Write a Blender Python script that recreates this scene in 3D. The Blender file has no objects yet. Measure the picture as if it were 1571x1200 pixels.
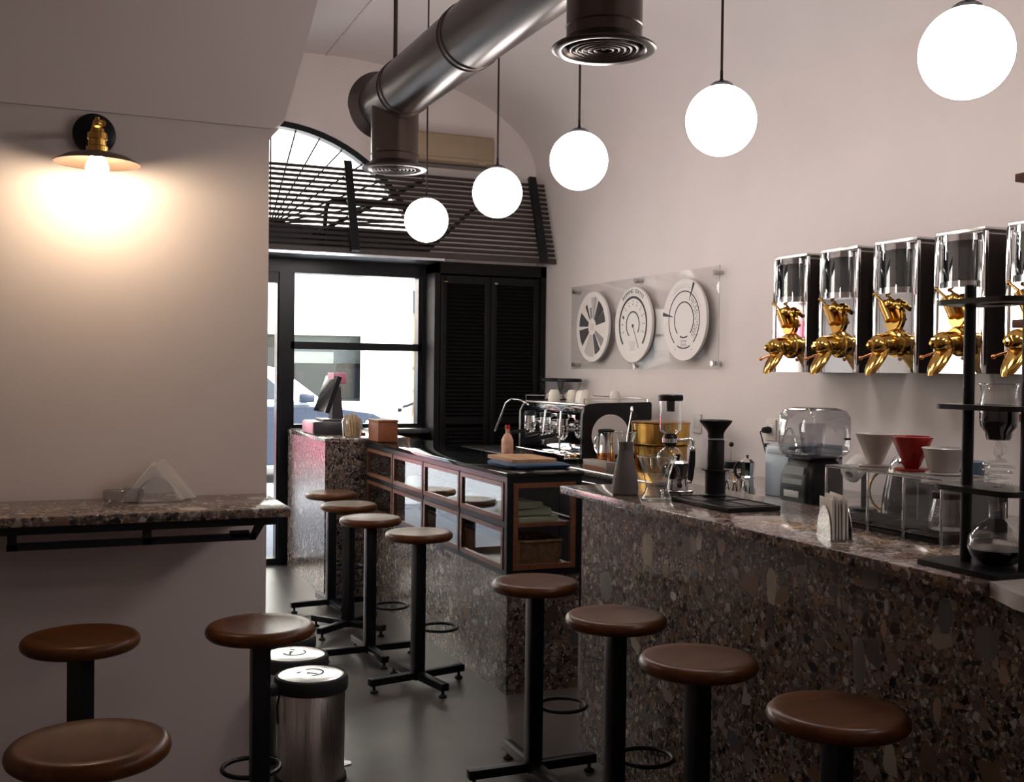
import bpy, bmesh, math, random
from math import pi, sin, cos, radians, sqrt, atan2
from mathutils import Vector, Matrix
random.seed(7)
SC = bpy.context.scene
COL = SC.collection
PI = math.pi
V = Vector

# ------------------------------------------------------------------ mesh builder
class MB:
    def __init__(self):
        self.bm = bmesh.new()
        self.mi = 0
    def _tag(self, faces):
        for f in faces:
            f.material_index = self.mi
    def box(self, x0, x1, y0, y1, z0, z1, bev=0.0, seg=2):
        x0, x1 = min(x0, x1), max(x0, x1); y0, y1 = min(y0, y1), max(y0, y1); z0, z1 = min(z0, z1), max(z0, z1)
        v = [self.bm.verts.new(p) for p in ((x0,y0,z0),(x1,y0,z0),(x1,y1,z0),(x0,y1,z0),(x0,y0,z1),(x1,y0,z1),(x1,y1,z1),(x0,y1,z1))]
        fs = [self.bm.faces.new([v[i] for i in q]) for q in ((3,2,1,0),(4,5,6,7),(0,1,5,4),(1,2,6,5),(2,3,7,6),(3,0,4,7))]
        self._tag(fs)
        if bev > 0:
            es = list({e for f in fs for e in f.edges})
            r = bmesh.ops.bevel(self.bm, geom=es, offset=bev, segments=seg, affect='EDGES', profile=0.5)
            self._tag(r['faces'])
        return self
    def _ring(self, c, u, w, r, seg):
        return [self.bm.verts.new(c + u * (r * cos(2*PI*i/seg)) + w * (r * sin(2*PI*i/seg))) for i in range(seg)]
    def _bridge(self, A, B, closed=True):
        n = len(A); fs = []
        for i in range(n if closed else n - 1):
            j = (i + 1) % n
            fs.append(self.bm.faces.new((A[i], A[j], B[j], B[i])))
        self._tag(fs)
    def cyl(self, p0, p1, r0, r1=None, seg=24, caps=True):
        if r1 is None: r1 = r0
        p0, p1 = V(p0), V(p1); d = (p1 - p0).normalized()
        u = d.orthogonal().normalized(); w = d.cross(u)
        A = self._ring(p0, u, w, r0, seg); B = self._ring(p1, u, w, r1, seg)
        self._bridge(A, B)
        if caps:
            self._tag([self.bm.faces.new(A[::-1]), self.bm.faces.new(B)])
        return self
    def tube(self, pts, r, seg=10, closed=False):
        pts = [V(p) for p in pts]; n = len(pts); rings = []; u = None
        for i, p in enumerate(pts):
            if closed: t = pts[(i+1) % n] - pts[i-1]
            elif i == 0: t = pts[1] - p
            elif i == n - 1: t = p - pts[i-1]
            else: t = (pts[i+1] - p).normalized() + (p - pts[i-1]).normalized()
            t.normalize()
            if u is None: u = t.orthogonal().normalized()
            else: u = (u - t * u.dot(t)).normalized()
            w = t.cross(u)
            rr = r[i] if isinstance(r, (list, tuple)) else r
            rings.append(self._ring(p, u, w, rr, seg))
        for i in range(n - 1): self._bridge(rings[i], rings[i+1])
        if closed: self._bridge(rings[-1], rings[0])
        else: self._tag([self.bm.faces.new(rings[0][::-1]), self.bm.faces.new(rings[-1])])
        return self
    def lathe(self, prof, loc=(0,0,0), axis=(0,0,1), seg=32, sweep=None):
        loc = V(loc); d = V(axis).normalized()
        if abs(d.z) > 0.999: u = V((1,0,0))
        else: u = V((0,0,1)).cross(d).normalized()
        w = d.cross(u); rings = []
        for r, z in prof:
            if r < 1e-6: rings.append([self.bm.verts.new(loc + d * z)])
            else:
                rings.append(self._ring(loc + d * z, u, w, r, seg))
        for A, B in zip(rings, rings[1:]):
            if len(A) == 1 and len(B) == 1: continue
            fs = []
            for i in range(seg):
                j = (i + 1) % seg
                if len(A) == 1: fs.append(self.bm.faces.new((A[0], B[j], B[i])))
                elif len(B) == 1: fs.append(self.bm.faces.new((A[i], A[j], B[0])))
                else: fs.append(self.bm.faces.new((A[i], A[j], B[j], B[i])))
            self._tag(fs)
        return self
    def prism(self, poly, axis, a0, a1):
        mp = {'x': lambda p, a: (a, p[0], p[1]), 'y': lambda p, a: (p[0], a, p[1]), 'z': lambda p, a: (p[0], p[1], a)}[axis]
        A = [self.bm.verts.new(mp(p, a0)) for p in poly]; B = [self.bm.verts.new(mp(p, a1)) for p in poly]
        self._bridge(A, B)
        self._tag([self.bm.faces.new(A[::-1]), self.bm.faces.new(B)])
        return self
    def ringprism(self, outer, inner, axis, a0, a1):
        """extruded plate with one hole; outer and inner have the same vertex count"""
        mp = {'x': lambda p, a: (a, p[0], p[1]), 'y': lambda p, a: (p[0], a, p[1]), 'z': lambda p, a: (p[0], p[1], a)}[axis]
        A, B, C, D = ([self.bm.verts.new(mp(p, a)) for p in q] for q, a in ((outer, a0), (outer, a1), (inner, a0), (inner, a1)))
        self._bridge(A, B); self._bridge(D, C); self._bridge(C, A); self._bridge(B, D)
        return self
    def poly(self, pts):
        self._tag([self.bm.faces.new([self.bm.verts.new(p) for p in pts])]); return self
    def sphere(self, c, r, seg=24, rings=14, sc=(1,1,1)):
        c = V(c)
        prof = [(r * sin(PI*i/rings), -r * cos(PI*i/rings)) for i in range(rings + 1)]
        n0 = len(self.bm.verts)
        self.bm.verts.ensure_lookup_table()
        prof[0] = (0, -r); prof[-1] = (0, r)
        self.lathe(prof, (0,0,0), (0,0,1), seg)
        self.bm.verts.ensure_lookup_table()
        for v in self.bm.verts[n0:]:
            v.co = V((v.co.x*sc[0], v.co.y*sc[1], v.co.z*sc[2])) + c
        return self
    def loft(self, rings, closed=True, caps=True):
        R = [[self.bm.verts.new(p) for p in r] for r in rings]
        for A, B in zip(R, R[1:]): self._bridge(A, B, closed)
        if caps and closed: self._tag([self.bm.faces.new(R[0][::-1]), self.bm.faces.new(R[-1])])
        return self
    def xf(self, m):
        bmesh.ops.transform(self.bm, matrix=m, verts=self.bm.verts); return self

ORG = {}
def root_of(o):
    while o.parent is not None: o = o.parent
    return o

def part(name, mb, mat, parent=None, label=None, sharp=40, smooth=True, recalc=True):
    if recalc: bmesh.ops.recalc_face_normals(mb.bm, faces=mb.bm.faces)
    if parent is not None:
        off = ORG.get(root_of(parent).name, V((0,0,0)))
        if off.length > 0: bmesh.ops.translate(mb.bm, vec=-off, verts=mb.bm.verts)
    me = bpy.data.meshes.new(name); mb.bm.to_mesh(me); mb.bm.free()
    for m in (mat if isinstance(mat, (list, tuple)) else [mat]): me.materials.append(m)
    if smooth:
        me.shade_smooth(); me.set_sharp_from_angle(angle=radians(sharp))
    o = bpy.data.objects.new(name, me); COL.objects.link(o)
    if parent is not None: o.parent = parent
    if label: o['label'] = label
    return o

def thing(name, label, cat, loc=(0,0,0), group=None, rotz=0.0):
    o = bpy.data.objects.new(name, None); COL.objects.link(o)
    o.empty_display_size = 0.05
    o.location = loc; o.rotation_euler = (0, 0, rotz)
    ORG[o.name] = V(loc)
    o['label'] = label; o['category'] = cat
    if group: o['group'] = group
    return o

def single(name, mb, mat, label, cat, group=None, loc=None, **k):
    """a thing that is one mesh; its origin is moved to loc"""
    if loc is not None: bmesh.ops.translate(mb.bm, vec=-V(loc), verts=mb.bm.verts)
    o = part(name, mb, mat, None, None, **k)
    if loc is not None: o.location = loc
    o['label'] = label; o['category'] = cat
    if group: o['group'] = group
    return o

def struct(name, mb, mat, parent=None, **k):
    o = part(name, mb, mat, parent, **k)
    if parent is None: o['kind'] = 'structure'
    return o

def dup(root, loc, rotz=0.0, label=None, group=None):
    r = root.copy(); COL.objects.link(r)
    r.location = loc; r.rotation_euler = (0, 0, rotz)
    if label: r['label'] = label
    if group: r['group'] = group
    for ch in list(root.children):
        c = ch.copy(); COL.objects.link(c); c.parent = r
        for g in list(ch.children):
            d = g.copy(); COL.objects.link(d); d.parent = c
    return r

def circ(cx, cy, r, n, a0=0.0, a1=2*PI, end=False):
    m = n if not end else n - 1
    return [(cx + r*cos(a0 + (a1-a0)*i/m), cy + r*sin(a0 + (a1-a0)*i/m)) for i in range(n)]

def rrect(x0, x1, y0, y1, r, n=5):
    pts = []
    for cx, cy, a in ((x1-r, y0+r, -PI/2), (x1-r, y1-r, 0), (x0+r, y1-r, PI/2), (x0+r, y0+r, PI)):
        pts += [(cx + r*cos(a + PI/2*i/n), cy + r*sin(a + PI/2*i/n)) for i in range(n+1)]
    return pts

# ------------------------------------------------------------------ materials
def newmat(name):
    m = bpy.data.materials.new(name); m.use_nodes = True
    nt = m.node_tree; b = nt.nodes['Principled BSDF']
    return m, nt, b
def N(nt, t, **k):
    n = nt.nodes.new(t)
    for a, v in k.items(): setattr(n, a, v)
    return n
def pmat(name, col, rough=0.5, metal=0.0, bump=0.0, bscale=60.0, var=0.0, vscale=8.0, coat=0.0, spec=0.5, aniso=0.0):
    """plain procedural material: slight colour and roughness variation, optional fine bump"""
    m, nt, b = newmat(name)
    b.inputs['Base Color'].default_value = (*col, 1); b.inputs['Roughness'].default_value = rough
    b.inputs['Metallic'].default_value = metal; b.inputs['Specular IOR Level'].default_value = spec
    b.inputs['Coat Weight'].default_value = coat; b.inputs['Coat Roughness'].default_value = 0.12
    tc = N(nt, 'ShaderNodeTexCoord')
    if var > 0:
        n = N(nt, 'ShaderNodeTexNoise'); n.inputs['Scale'].default_value = vscale; n.inputs['Detail'].default_value = 5
        nt.links.new(tc.outputs['Object'], n.inputs['Vector'])
        r = N(nt, 'ShaderNodeValToRGB')
        r.color_ramp.elements[0].position = 0.3; r.color_ramp.elements[1].position = 0.7
        r.color_ramp.elements[0].color = (*[c*(1-var) for c in col], 1); r.color_ramp.elements[1].color = (*[min(1, c*(1+var)) for c in col], 1)
        nt.links.new(n.outputs['Fac'], r.inputs['Fac']); nt.links.new(r.outputs['Color'], b.inputs['Base Color'])
    if bump > 0:
        n2 = N(nt, 'ShaderNodeTexNoise'); n2.inputs['Scale'].default_value = bscale; n2.inputs['Detail'].default_value = 4
        nt.links.new(tc.outputs['Object'], n2.inputs['Vector'])
        bp = N(nt, 'ShaderNodeBump'); bp.inputs['Strength'].default_value = bump; bp.inputs['Distance'].default_value = 0.01
        nt.links.new(n2.outputs['Fac'], bp.inputs['Height']); nt.links.new(bp.outputs['Normal'], b.inputs['Normal'])
    return m

def emat(name, col, s):
    m = bpy.data.materials.new(name); m.use_nodes = True; nt = m.node_tree; nt.nodes.clear()
    e = N(nt, 'ShaderNodeEmission'); e.inputs['Color'].default_value = (*col, 1); e.inputs['Strength'].default_value = s
    o = N(nt, 'ShaderNodeOutputMaterial'); nt.links.new(e.outputs[0], o.inputs[0])
    return m

def glassmat(name, tint=(0.97, 0.98, 0.97), edge=(0.6, 0.62, 0.62), base=0.06, top=0.85, power=4.0, rough=0.0):
    """thin clear shell: see-through straight on, darker and more mirror-like where it turns away"""
    m = bpy.data.materials.new(name); m.use_nodes = True; nt = m.node_tree; nt.nodes.clear()
    lw = N(nt, 'ShaderNodeLayerWeight'); lw.inputs['Blend'].default_value = 0.5
    pw = N(nt, 'ShaderNodeMath', operation='POWER'); pw.inputs[1].default_value = power
    nt.links.new(lw.outputs['Facing'], pw.inputs[0])
    mul = N(nt, 'ShaderNodeMath', operation='MULTIPLY_ADD'); mul.inputs[1].default_value = top - base; mul.inputs[2].default_value = base
    nt.links.new(pw.outputs[0], mul.inputs[0])
    mix = N(nt, 'ShaderNodeMix', data_type='RGBA'); mix.inputs[6].default_value = (*tint, 1); mix.inputs[7].default_value = (*edge, 1)
    nt.links.new(pw.outputs[0], mix.inputs[0])
    tr = N(nt, 'ShaderNodeBsdfTransparent'); gl = N(nt, 'ShaderNodeBsdfGlossy'); gl.inputs['Roughness'].default_value = rough
    gl.inputs['Color'].default_value = (0.95, 0.97, 0.98, 1)
    nt.links.new(mix.outputs[2], tr.inputs['Color'])
    ms = N(nt, 'ShaderNodeMixShader'); nt.links.new(mul.outputs[0], ms.inputs[0]); nt.links.new(tr.outputs[0], ms.inputs[1]); nt.links.new(gl.outputs[0], ms.inputs[2])
    o = N(nt, 'ShaderNodeOutputMaterial'); nt.links.new(ms.outputs[0], o.inputs[0])
    return m

def stone(name, dark=1.0, rough=0.22, warm=1.0):
    """brown conglomerate: fine crumb, pebbles, a few big pale or dark inclusions"""
    m, nt, b = newmat(name); L = nt.links.new
    tc = N(nt, 'ShaderNodeTexCoord')
    nz = N(nt, 'ShaderNodeTexNoise'); nz.inputs['Scale'].default_value = 14; nz.inputs['Detail'].default_value = 3
    L(tc.outputs['Object'], nz.inputs['Vector'])
    sub = N(nt, 'ShaderNodeVectorMath', operation='SUBTRACT'); sub.inputs[1].default_value = (0.5, 0.5, 0.5); L(nz.outputs['Color'], sub.inputs[0])
    scl = N(nt, 'ShaderNodeVectorMath', operation='SCALE'); scl.inputs['Scale'].default_value = 0.035; L(sub.outputs[0], scl.inputs[0])
    add = N(nt, 'ShaderNodeVectorMath', operation='ADD'); L(tc.outputs['Object'], add.inputs[0]); L(scl.outputs[0], add.inputs[1])
    pal = [(0.030,0.022,0.020),(0.15,0.105,0.085),(0.23,0.175,0.145),(0.085,0.062,0.052),(0.18,0.115,0.075),(0.30,0.25,0.215),(0.10,0.095,0.098),(0.015,0.013,0.014),(0.20,0.15,0.13),(0.26,0.16,0.10),(0.13,0.10,0.09),(0.40,0.35,0.31)]
    def layer(scale, order):
        v = N(nt, 'ShaderNodeTexVoronoi', feature='F1'); v.inputs['Scale'].default_value = scale; L(add.outputs[0], v.inputs['Vector'])
        e = N(nt, 'ShaderNodeTexVoronoi', feature='DISTANCE_TO_EDGE'); e.inputs['Scale'].default_value = scale; L(add.outputs[0], e.inputs['Vector'])
        s = N(nt, 'ShaderNodeSeparateColor'); L(v.outputs['Color'], s.inputs[0])
        r = N(nt, 'ShaderNodeValToRGB'); r.color_ramp.interpolation = 'CONSTANT'
        cols = order
        while len(r.color_ramp.elements) < len(cols): r.color_ramp.elements.new(0.5)
        for i, c in enumerate(cols):
            r.color_ramp.elements[i].position = i/len(cols)
            r.color_ramp.elements[i].color = (c[0]*dark*warm, c[1]*dark, c[2]*dark, 1)
        L(s.outputs[0], r.inputs['Fac'])
        return v, e, s, r
    v1, e1, s1, r1 = layer(95, pal)
    v2, e2, s2, r2 = layer(38, pal[::-1])
    v3, e3, s3, r3 = layer(13, [pal[5], pal[6], pal[4], pal[11], pal[3], pal[8]])
    def mask(e, s, edge, thr):
        a = N(nt, 'ShaderNodeMath', operation='GREATER_THAN'); a.inputs[1].default_value = edge; L(e.outputs['Distance'], a.inputs[0])
        c = N(nt, 'ShaderNodeMath', operation='GREATER_THAN'); c.inputs[1].default_value = thr; L(s.outputs[1], c.inputs[0])
        mu = N(nt, 'ShaderNodeMath', operation='MULTIPLY'); L(a.outputs[0], mu.inputs[0]); L(c.outputs[0], mu.inputs[1])
        return mu
    m2 = mask(e2, s2, 0.10, 0.52); m3 = mask(e3, s3, 0.16, 0.83)
    def mix(f, A, B):
        x = N(nt, 'ShaderNodeMix', data_type='RGBA'); L(f.outputs[0], x.inputs[0]); L(A, x.inputs[6]); L(B, x.inputs[7]); return x.outputs[2]
    # dark cement between the crumbs
    m1 = N(nt, 'ShaderNodeMath', operation='GREATER_THAN'); m1.inputs[1].default_value = 0.05; L(e1.outputs['Distance'], m1.inputs[0])
    base = N(nt, 'ShaderNodeRGB'); base.outputs[0].default_value = (0.075*dark*warm, 0.055*dark, 0.046*dark, 1)
    c = mix(m1, base.outputs[0], r1.outputs['Color'])
    c = mix(m2, c, r2.outputs['Color'])
    c = mix(m3, c, r3.outputs['Color'])
    L(c, b.inputs['Base Color'])
    b.inputs['Roughness'].default_value = rough; b.inputs['Specular IOR Level'].default_value = 0.5
    return m

def wood(name, c1, c2, rough=0.32, scale=3.0, axis='x', coat=0.25):
    m, nt, b = newmat(name); L = nt.links.new
    tc = N(nt, 'ShaderNodeTexCoord'); mp = N(nt, 'ShaderNodeMapping')
    mp.inputs['Scale'].default_value = {'x': (1, 9, 9), 'y': (9, 1, 9), 'z': (9, 9, 1)}[axis]
    L(tc.outputs['Object'], mp.inputs['Vector'])
    n = N(nt, 'ShaderNodeTexNoise'); n.inputs['Scale'].default_value = scale; n.inputs['Detail'].default_value = 8; n.inputs['Roughness'].default_value = 0.65; n.inputs['Distortion'].default_value = 0.6
    L(mp.outputs[0], n.inputs['Vector'])
    r = N(nt, 'ShaderNodeValToRGB'); r.color_ramp.elements[0].position = 0.32; r.color_ramp.elements[1].position = 0.68
    r.color_ramp.elements[0].color = (*c1, 1); r.color_ramp.elements[1].color = (*c2, 1)
    L(n.outputs['Fac'], r.inputs['Fac']); L(r.outputs['Color'], b.inputs['Base Color'])
    b.inputs['Roughness'].default_value = rough; b.inputs['Coat Weight'].default_value = coat; b.inputs['Coat Roughness'].default_value = 0.2
    b.inputs['Specular IOR Level'].default_value = 0.16
    bp = N(nt, 'ShaderNodeBump'); bp.inputs['Strength'].default_value = 0.08; bp.inputs['Distance'].default_value = 0.004
    L(n.outputs['Fac'], bp.inputs['Height']); L(bp.outputs['Normal'], b.inputs['Normal'])
    return m

def brushed(name, col, rough=0.3, axis='z'):
    m, nt, b = newmat(name); L = nt.links.new
    tc = N(nt, 'ShaderNodeTexCoord'); mp = N(nt, 'ShaderNodeMapping')
    mp.inputs['Scale'].default_value = {'z': (60, 60, 1), 'x': (1, 60, 60), 'y': (60, 1, 60)}[axis]
    L(tc.outputs['Object'], mp.inputs['Vector'])
    n = N(nt, 'ShaderNodeTexNoise'); n.inputs['Scale'].default_value = 4; n.inputs['Detail'].default_value = 4; L(mp.outputs[0], n.inputs['Vector'])
    mr = N(nt, 'ShaderNodeMapRange'); mr.inputs[3].default_value = rough*0.7; mr.inputs[4].default_value = rough*1.4
    L(n.outputs['Fac'], mr.inputs[0]); L(mr.outputs[0], b.inputs['Roughness'])
    b.inputs['Base Color'].default_value = (*col, 1); b.inputs['Metallic'].default_value = 1
    return m

M = {}
M['wall'] = pmat('plaster_wall', (0.78, 0.70, 0.675), 0.75, bump=0.06, bscale=35, var=0.025, vscale=2.5, spec=0.3)
M['ceil'] = pmat('plaster_vault', (0.78, 0.71, 0.69), 0.8, bump=0.06, bscale=30, var=0.02, vscale=2, spec=0.3)
M['floor'] = pmat('polished_concrete', (0.088, 0.076, 0.070), 0.33, bump=0.03, bscale=20, var=0.28, vscale=2.2)
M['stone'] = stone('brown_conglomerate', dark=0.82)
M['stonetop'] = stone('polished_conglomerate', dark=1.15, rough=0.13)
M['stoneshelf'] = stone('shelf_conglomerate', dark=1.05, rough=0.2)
M['seat'] = wood('stained_seat_wood', (0.058, 0.018, 0.005), (0.12, 0.041, 0.011), 0.34, 3.0, 'x', 0.10)
M['seat2'] = wood('dark_seat_wood', (0.085, 0.03, 0.014), (0.15, 0.055, 0.024), 0.28, 3.0, 'x', 0.3)
M['framewood'] = wood('reddish_frame_wood', (0.12, 0.045, 0.024), (0.21, 0.085, 0.045), 0.35, 4, 'y', 0.3)
M['boxwood'] = wood('chestnut_box_wood', (0.17, 0.055, 0.025), (0.25, 0.09, 0.04), 0.5, 4, 'y', 0.0)
M['paleboard'] = wood('pale_board_wood', (0.36, 0.20, 0.11), (0.48, 0.29, 0.17), 0.5, 4, 'y', 0.0)
M['slat'] = pmat('dark_slat_wood', (0.035, 0.024, 0.02), 0.5, var=0.2, vscale=6)
M['shutter'] = pmat('black_shutter_paint', (0.006, 0.005, 0.005), 0.55, var=0.2, vscale=12, spec=0.2)
M['black'] = pmat('black_steel', (0.008, 0.008, 0.0095), 0.36, bump=0.02, bscale=200, spec=0.25)
M['blackgloss'] = pmat('black_gloss', (0.008, 0.008, 0.009), 0.12)
M['blackplas'] = pmat('black_plastic', (0.008, 0.008, 0.0095), 0.34, bump=0.02, bscale=300, spec=0.25)
M['rubber'] = pmat('black_rubber', (0.010, 0.010, 0.010), 0.75, bump=0.05, bscale=200)
M['casetop'] = pmat('dark_glass_top', (0.010, 0.012, 0.013), 0.03, spec=0.8)
M['frame'] = pmat('storefront_frame', (0.008, 0.009, 0.011), 0.3, spec=0.25)
M['chrome'] = pmat('chrome', (0.80, 0.80, 0.80), 0.06, 1.0, var=0.02)
M['steel'] = brushed('brushed_steel', (0.55, 0.52, 0.50), 0.28, 'z')
M['steelh'] = brushed('satin_steel', (0.62, 0.60, 0.58), 0.25, 'x')
M['lidsteel'] = brushed('bright_lid_steel', (0.8, 0.78, 0.76), 0.22, 'x')
M['brass'] = pmat('polished_brass', (0.66, 0.39, 0.10), 0.15, 1.0, var=0.08, vscale=30)
M['brassdk'] = pmat('aged_brass', (0.42, 0.24, 0.07), 0.25, 1.0, var=0.15, vscale=30)
M['copper'] = pmat('copper', (0.72, 0.30, 0.12), 0.16, 1.0, var=0.08, vscale=30)
M['duct'] = pmat('bronze_duct', (0.056, 0.038, 0.031), 0.31, 0.68, var=0.06, vscale=3, coat=0.05)
M['ductdk'] = pmat('dark_duct_metal', (0.12, 0.10, 0.095), 0.35, 1.0)
M['panelside'] = pmat('dark_dispenser_side', (0.085, 0.066, 0.060), 0.33, 0.6)
M['globe'] = emat('opal_globe_glow', (1.0, 0.92, 0.885), 12.5)
M['bulb'] = emat('warm_bulb_glow', (1.0, 0.77, 0.53), 125.0)
M['glass'] = glassmat('clear_glass', (0.95, 0.955, 0.95), (0.42, 0.43, 0.43), 0.075, 0.9, 2.6)
M['pane'] = glassmat('window_pane', (0.96, 0.985, 0.98), (0.8, 0.85, 0.86), 0.03, 0.8, 5.0)
M['casepane'] = glassmat('case_pane', (0.90, 0.93, 0.92), (0.6, 0.65, 0.66), 0.07, 0.95, 3.2)
M['acryl'] = glassmat('clear_acrylic', (0.97, 0.97, 0.97), (0.85, 0.87, 0.88), 0.05, 0.8, 3.0)
M['signacryl'] = glassmat('sign_acrylic', (0.985, 0.985, 0.985), (0.9, 0.92, 0.93), 0.025, 0.7, 4.0)
M['acryledge'] = glassmat('acrylic_edge', (0.75, 0.78, 0.76), (0.55, 0.58, 0.57), 0.22, 0.9, 2.0)
M['smoke'] = glassmat('smoky_cover', (0.80, 0.80, 0.82), (0.42, 0.42, 0.44), 0.07, 0.7, 2.2)
M['tube'] = glassmat('dispenser_tube', (0.72, 0.72, 0.72), (0.35, 0.34, 0.33), 0.13, 0.9, 1.8)
M['coffee'] = pmat('black_coffee', (0.009, 0.004, 0.003), 0.05)
M['white'] = pmat('white_ceramic', (0.66, 0.63, 0.60), 0.25, var=0.02)
M['cupw'] = pmat('cream_ceramic', (0.72, 0.66, 0.58), 0.3, var=0.02)
M['red'] = pmat('red_ceramic', (0.42, 0.018, 0.012), 0.22, var=0.05)
M['paper'] = pmat('napkin_paper', (0.80, 0.76, 0.71), 0.9, bump=0.05, bscale=150, var=0.03)
M['concrete'] = pmat('grey_stoneware', (0.12, 0.108, 0.105), 0.6, bump=0.05, bscale=120, var=0.1)
M['bluebox'] = pmat('pale_blue_metal', (0.36, 0.42, 0.48), 0.35, var=0.04)
M['acwhite'] = pmat('aged_cream_plastic', (0.34, 0.25, 0.165), 0.5, var=0.03)
M['discw'] = pmat('white_disc_board', (0.78, 0.735, 0.70), 0.5, var=0.01)
M['ink'] = pmat('dark_print', (0.045, 0.045, 0.050), 0.6, var=0.05)
M['ink2'] = pmat('mid_grey_print', (0.28, 0.265, 0.265), 0.6, var=0.05)
M['ink3'] = pmat('pale_grey_print', (0.52, 0.485, 0.47), 0.6, var=0.05)
M['cloth'] = pmat('sage_cloth', (0.27, 0.28, 0.20), 0.9, bump=0.1, bscale=150, var=0.08)
M['bluecloth'] = pmat('blue_cloth', (0.03, 0.06, 0.11), 0.85, bump=0.15, bscale=80, var=0.2)
M['wicker'] = pmat('brown_wicker', (0.16, 0.085, 0.04), 0.7, bump=0.5, bscale=60, var=0.35, vscale=40)
M['marble'] = pmat('pale_marble', (0.46, 0.42, 0.40), 0.25, var=0.16, vscale=14)
M['plate'] = pmat('grey_badge', (0.42, 0.40, 0.38), 0.4)
M['amber'] = pmat('amber_syrup', (0.42, 0.14, 0.02), 0.08, var=0.1)
M['socket'] = pmat('cream_socket', (0.66, 0.60, 0.56), 0.45)
M['straw'] = pmat('wooden_sticks', (0.52, 0.36, 0.20), 0.7, var=0.15, vscale=30)
M['till'] = pmat('till_plastic', (0.045, 0.04, 0.045), 0.3)
M['screen'] = pmat('dark_screen', (0.012, 0.012, 0.016), 0.1)
M['pinklit'] = pmat('pink_lit_panel', (0.62, 0.20, 0.30), 0.35)
M['street'] = pmat('pale_asphalt', (0.20, 0.215, 0.235), 0.9, bump=0.1, bscale=30, var=0.1)
M['facade'] = pmat('cream_facade', (0.80, 0.76, 0.68), 0.85, var=0.03, vscale=1)
M['facade2'] = pmat('sand_facade', (0.22, 0.14, 0.085), 0.85, var=0.05, vscale=1)
M['addedpink'] = pmat('added_pink_render', (0.75, 0.10, 0.20), 0.85, var=0.05, vscale=1)
M['winbg'] = pmat('dark_shop_window', (0.015, 0.019, 0.022), 0.15)
M['greenwin'] = pmat('grey_green_panel', (0.10, 0.115, 0.105), 0.5, var=0.1)
M['carw'] = pmat('pale_car_paint', (0.62, 0.68, 0.74), 0.2, coat=0.5)
M['carshade'] = pmat('shaded_car_paint', (0.018, 0.024, 0.040), 0.35, spec=0.3)
M['tyre'] = pmat('tyre_rubber', (0.015, 0.015, 0.016), 0.8)
M['leafg'] = pmat('leaf_green', (0.10, 0.20, 0.08), 0.7, var=0.3, vscale=2)
M['sill'] = pmat('sill_metal', (0.30, 0.31, 0.33), 0.25, 0.8)
M['soffit'] = pmat('soffit_sheet', (0.62, 0.66, 0.70), 0.22, 0.9, var=0.06, vscale=3)
M['label'] = pmat('bottle_label', (0.55, 0.28, 0.20), 0.5, var=0.3, vscale=30)

# ------------------------------------------------------------------ camera, world, sun
R = ((0.9209780776, -0.0041934948, -0.3895918315), (-0.3894302996, 0.0208280807, -0.9208204129), (0.0119759058, 0.9997742774, 0.0175491318))
cd = bpy.data.cameras.new('camera'); cam = bpy.data.objects.new('camera', cd); COL.objects.link(cam)
cd.sensor_width = 36.0; cd.lens = 1680.0/1571.0*36.0; cd.clip_start = 0.05; cd.clip_end = 200
cam.matrix_world = Matrix((( *R[0], 0), (*R[1], 0), (*R[2], 1.5), (0,0,0,1)))
SC.camera = cam

w = bpy.data.worlds.new('sky'); SC.world = w; w.use_nodes = True
nt = w.node_tree; bg = nt.nodes['Background']
sky = nt.nodes.new('ShaderNodeTexSky'); sky.sky_type = 'NISHITA'; sky.sun_disc = False
sky.sun_elevation = radians(48); sky.sun_rotation = radians(140); sky.altitude = 50; sky.air_density = 1.0; sky.dust_density = 2.0; sky.ozone_density = 1.0
nt.links.new(sky.outputs[0], bg.inputs[0]); bg.inputs[1].default_value = 0.6
sd = bpy.data.lights.new('sun', 'SUN'); sd.energy = 19.0; sd.angle = radians(0.6); sd.color = (1.0, 0.95, 0.88)
so = bpy.data.objects.new('sun', sd); COL.objects.link(so)
so.rotation_euler = V((-0.5, 0.6, -0.75)).to_track_quat('-Z', 'Y').to_euler()

vs = SC.view_settings
SC.display_settings.display_device = 'sRGB'
vs.view_transform = 'Standard'; vs.look = 'None'; vs.gamma = 1.0; vs.use_curve_mapping = False; vs.exposure = 0.6
SC.cycles.max_bounces = 10; SC.cycles.diffuse_bounces = 4; SC.cycles.glossy_bounces = 4; SC.cycles.transparent_max_bounces = 24; SC.cycles.transmission_bounces = 6
SC.cycles.caustics_reflective = False; SC.cycles.caustics_refractive = False; SC.cycles.sample_clamp_indirect = 4.0
SC.cycles.use_denoising = True

# ------------------------------------------------------------------ the room
XW = 3.75      # right wall
YF = 8.4       # storefront wall
struct('floor', MB().box(-2.6, 3.9, -2.6, 8.6, -0.12, 0.0), M['floor'])
def vault_z(x):
    t = max(-1.0, min(1.0, (x - 2.0)/1.75)); return 3.14 + 0.79*sqrt(max(0.0, 1 - t*t))
struct('wall_right', MB().box(XW, XW + 0.15, -2.6, 8.55, 0, 3.14), M['wall'])
mb = MB()
prof = [(2.0 + 1.75*cos(PI*i/40), 3.14 + 0.79*sin(PI*i/40)) for i in range(41)]
outer = [(2.0 + 1.9*cos(PI*i/40), 3.14 + 0.94*sin(PI*i/40)) for i in range(41)]
mb.prism(prof + outer[::-1], 'y', -2.6, 8.6)
mb.box(-2.75, 0.25, -2.75, 4.0, 3.14, 3.30)
struct('ceiling', mb, M['ceil'])
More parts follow.
